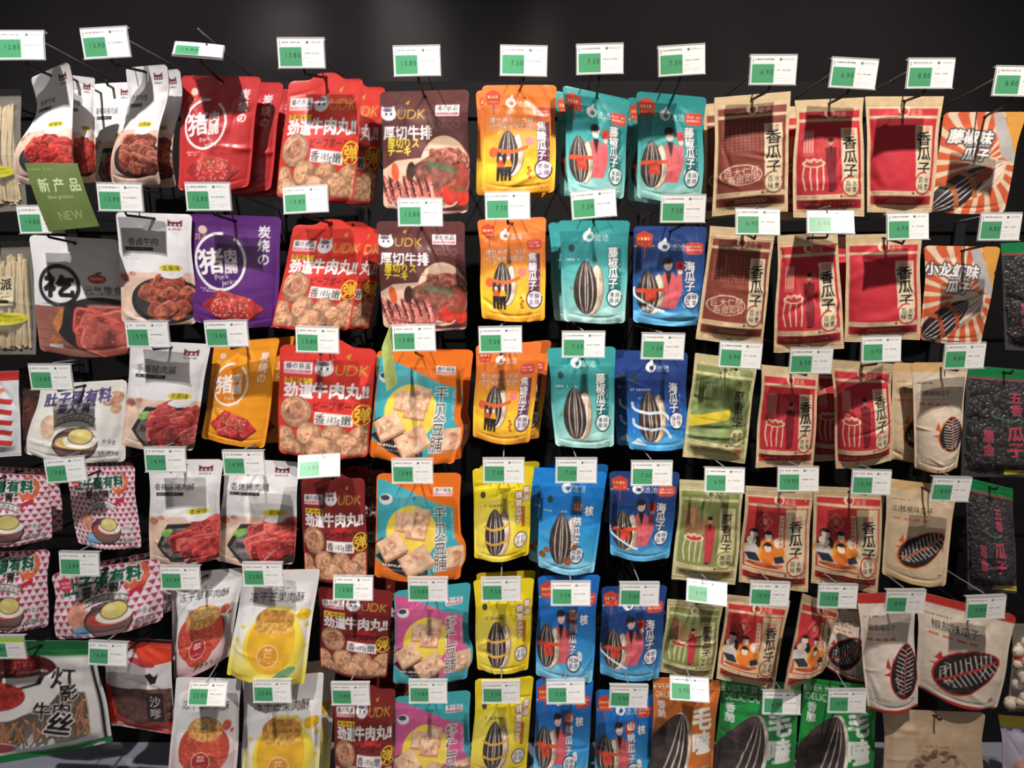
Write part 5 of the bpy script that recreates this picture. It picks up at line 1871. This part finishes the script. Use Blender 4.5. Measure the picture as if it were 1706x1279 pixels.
    ('f7', 'walnut_man', (893, 1132, 990, 1130, 978, 1300, 888, 1292), .055, 0, 'left blue walnut man pouch, bottom row', SEEDS, [(.004, .035, 0)], {}),
    ('f8', 'walnut_man', (992, 1148, 1092, 1148, 1088, 1310, 990, 1304), .075, 2, 'right blue walnut man pouch, bottom row', SEEDS, [], {}),
    ('f9', 'maoke_orange', (1088, 1128, 1201, 1132, 1184, 1312, 1082, 1306), .07, 4, 'big orange seed bag in bottom row', SEEDS, [], {}),
    ('f10', 'maoke_green', (1202, 1128, 1336, 1138, 1318, 1330, 1184, 1322), .092, 0, 'left big green seed bag, bottom row', SEEDS, [], {}),
    ('f11', 'maoke_green', (1338, 1128, 1466, 1142, 1450, 1330, 1322, 1326), .095, 0, 'right big green seed bag, bottom row', SEEDS, [], {}),
    (None, 'kraft_plain', (1468, 1180, 1642, 1186, 1636, 1345, 1474, 1340), .07, 0, 'large plain kraft bag with brown drawing', SNACK, [], {}),
    (None, 'violet', (1662, 1190, 1790, 1200, 1790, 1340, 1676, 1340), .09, 0, 'pale violet bag in the bottom right corner', SNACK, [], {}),
]
GROUPS = {'caramel': 'orange caramel seed pouches', 'teal': 'teal pepper seed pouches', 'teal_man': 'teal pepper seed pouches', 'sea': 'blue sea-salt seed pouches',
          'sea_man': 'blue sea-salt seed pouches', 'walnut': 'blue walnut seed pouches', 'walnut_man': 'blue walnut seed pouches', 'butter': 'yellow butter seed pouches',
          'jerky_red': 'pork jerky pouches', 'jerky_purple': 'pork jerky pouches', 'jerky_orange': 'pork jerky pouches', 'ball_red': 'bright red meatball pouches',
          'ball_dark': 'maroon meatball pouches', 'steak': 'brown steak pouches', 'bean_teal': 'bean cracker pouches', 'bean_pink': 'shrimp cracker pouches',
          'egg_red': 'bowl drawing pouches', 'egg_tall': 'bowl drawing pouches', 'egg_wide': 'bowl drawing pouches', 'egg_white': 'bowl drawing pouches', 'strawberry': 'fruit crisp pouches', 'mango': 'fruit crisp pouches',
          'rays_pepper': 'orange-rayed seed pouches', 'rays_shrimp': 'orange-rayed seed pouches', 'clear_straw': 'clear bags of bean curd sticks',
          'clear_seeds': 'clear bags of black seeds', 'maoke_orange': 'big seed bags', 'maoke_green': 'big seed bags'}
CATS = {SEEDS: 'seed pouch', JERK: 'jerky pouch', MBALL: 'meatball pouch', SNACK: 'snack pouch', BAG: 'clear bag'}

M_CURD = plain_mat('bean_curd_sticks', (206, 188, 150), .6, .3, 0, .2, 40, .2)
M_BLACKSEED = plain_mat('black_seeds', (42, 36, 38), .35, .5, 0, .3, 30)
M_SHRED = plain_mat('shredded_beef', (176, 108, 52), .4, .5, 0, .5, 30, .2)
M_MEATBIT = plain_mat('dark_meat', (96, 66, 62), .5, .4, 0, .4, 30, .2)
M_GARLIC = plain_mat('garlic_skin', (214, 196, 176), .55, .3, 0, .12, 20, .1)


def group_of(des):
    if des in GROUPS:
        return GROUPS[des]
    if des.startswith('xiang'):
        return 'kraft seed packets'
    if des.startswith('cat'):
        return 'white meat pouches'
    if des.startswith('kraft_'):
        return 'kraft and white seed pouches'
    return None


LABEL_TO_TAG = {}
for n, (key, des, quad, y, yaw, label, oname, behind, opts) in enumerate(BAGS):
    o = dict(opts)
    o['seed'] = 31 + n * 7
    root, hole, W, H, P = pouch(oname, des, quad, y, yaw, o)
    tag(root, label, CATS[oname], group_of(des))
    if des == 'clear_straw':
        fill_sticks(root, P, M_CURD, 60, n, (.003, .005))
    elif des == 'clear_seeds':
        fill_seeds(root, P, M_BLACKSEED, 900, n)
    elif des == 'lamp_beef':
        fill_sticks(root, P, M_SHRED, 46, n, (.002, .005), .5, .88, .1, .08, .85)
    elif des == 'red_pack':
        fill_seeds(root, P, M_MEATBIT, 60, n, (.014, .012, .004), .15, .5)
    elif des == 'garlic':
        fill_seeds(root, P, M_GARLIC, 60, n, (.014, .013, .01), .08, .85)
    for k, (dx, dy, dyaw) in enumerate(behind):
        c = copy_thing(root)
        c.location = root.location + Vector((dx, dy, -dy * math.tan(6.5 * D2R)))
        c.rotation_euler[2] += dyaw * D2R
        tag(c, ('pouch tucked behind the ' if k == 0 else 'rearmost pouch behind the ') + label)
    if key:
        px, py, price, roll, pitch, yw = TAGS[key]
        t, tp = price_tag(px, py, price, roll, pitch, yw, 'price tag %s above the %s' % (price, label), True if key == 'f0' else None)
        hook(hole, tp, 'wire hook holding the ' + label)
    else:
        hook(hole, None, 'wire hook holding the ' + label)

# ------------------------------------------------------------------ the two promotion cards
def card(name, corners, y0, des_fn, A, label, mat, alpha_plain, curl):
    ink = Ink(110, int(110 * A), A, 5)
    des_fn(ink)
    C = ink.out()
    nv, nu = C.shape[:2]
    u = np.linspace(0, 1, nu)[None, :].repeat(nv, 0)[..., None]
    v = np.linspace(0, 1, nv)[:, None].repeat(nu, 1)[..., None]
    pts = [np.array(at(corners[2 * k], corners[2 * k + 1], y0[k])) for k in range(4)]
    O = (pts[2] + pts[3]) / 2
    P = (1 - u) * (1 - v) * pts[0] + u * (1 - v) * pts[1] + u * v * pts[2] + (1 - u) * v * pts[3] - O
    P[..., 1] -= curl * np.sin(math.pi * v[..., 0]) + curl * .5 * np.sin(u[..., 0] * 5)
    me = mesh_np(name, P.reshape(-1, 3), strip_faces(nv, nu, None, True), C.reshape(-1, 4))
    o = link_mesh(name, me, mat)
    o.location = O
    sol = o.modifiers.new('thickness', 'SOLIDIFY')
    sol.thickness = .0006
    return tag(o, label, 'promotion card', None)


def d_new(c):
    c.fill((94, 114, 54), .04, 4)
    c.text('新 产 品', .54, .33, .23, (190, 200, 150), sx=.95, bold=.02)
    c.text('New product', .5, .5, .085, (176, 188, 120))
    c.text('NEW', .56, .78, .2, (142, 158, 92))
    c.scrib(.05, .07, .5, .12, 1, (140, 150, 96), .9)


def d_leaf(c):
    c.fill((172, 190, 96, .75), .08, 4)
    c.text('新产品', .5, .3, .22, (206, 216, 150, .9), vert=True)


M_TINT = film_mat('tinted_film', .5, .25)
card('promotion_card', (41, 272, 128, 272, 165, 377, 82, 386), (-.012, -.012, -.02, -.02), d_new, 1.05, 'olive green new-product card hanging at upper left', M_CARD, 1, .004)
card('promotion_card', (636, 580, 650, 540, 662, 640, 644, 652), (-.01, .01, .0, -.02), d_leaf, 2.2, 'translucent yellow-green card seen edge-on beside cracker pouch', M_TINT, .7, .006)
bpy.data.objects.remove(_to)
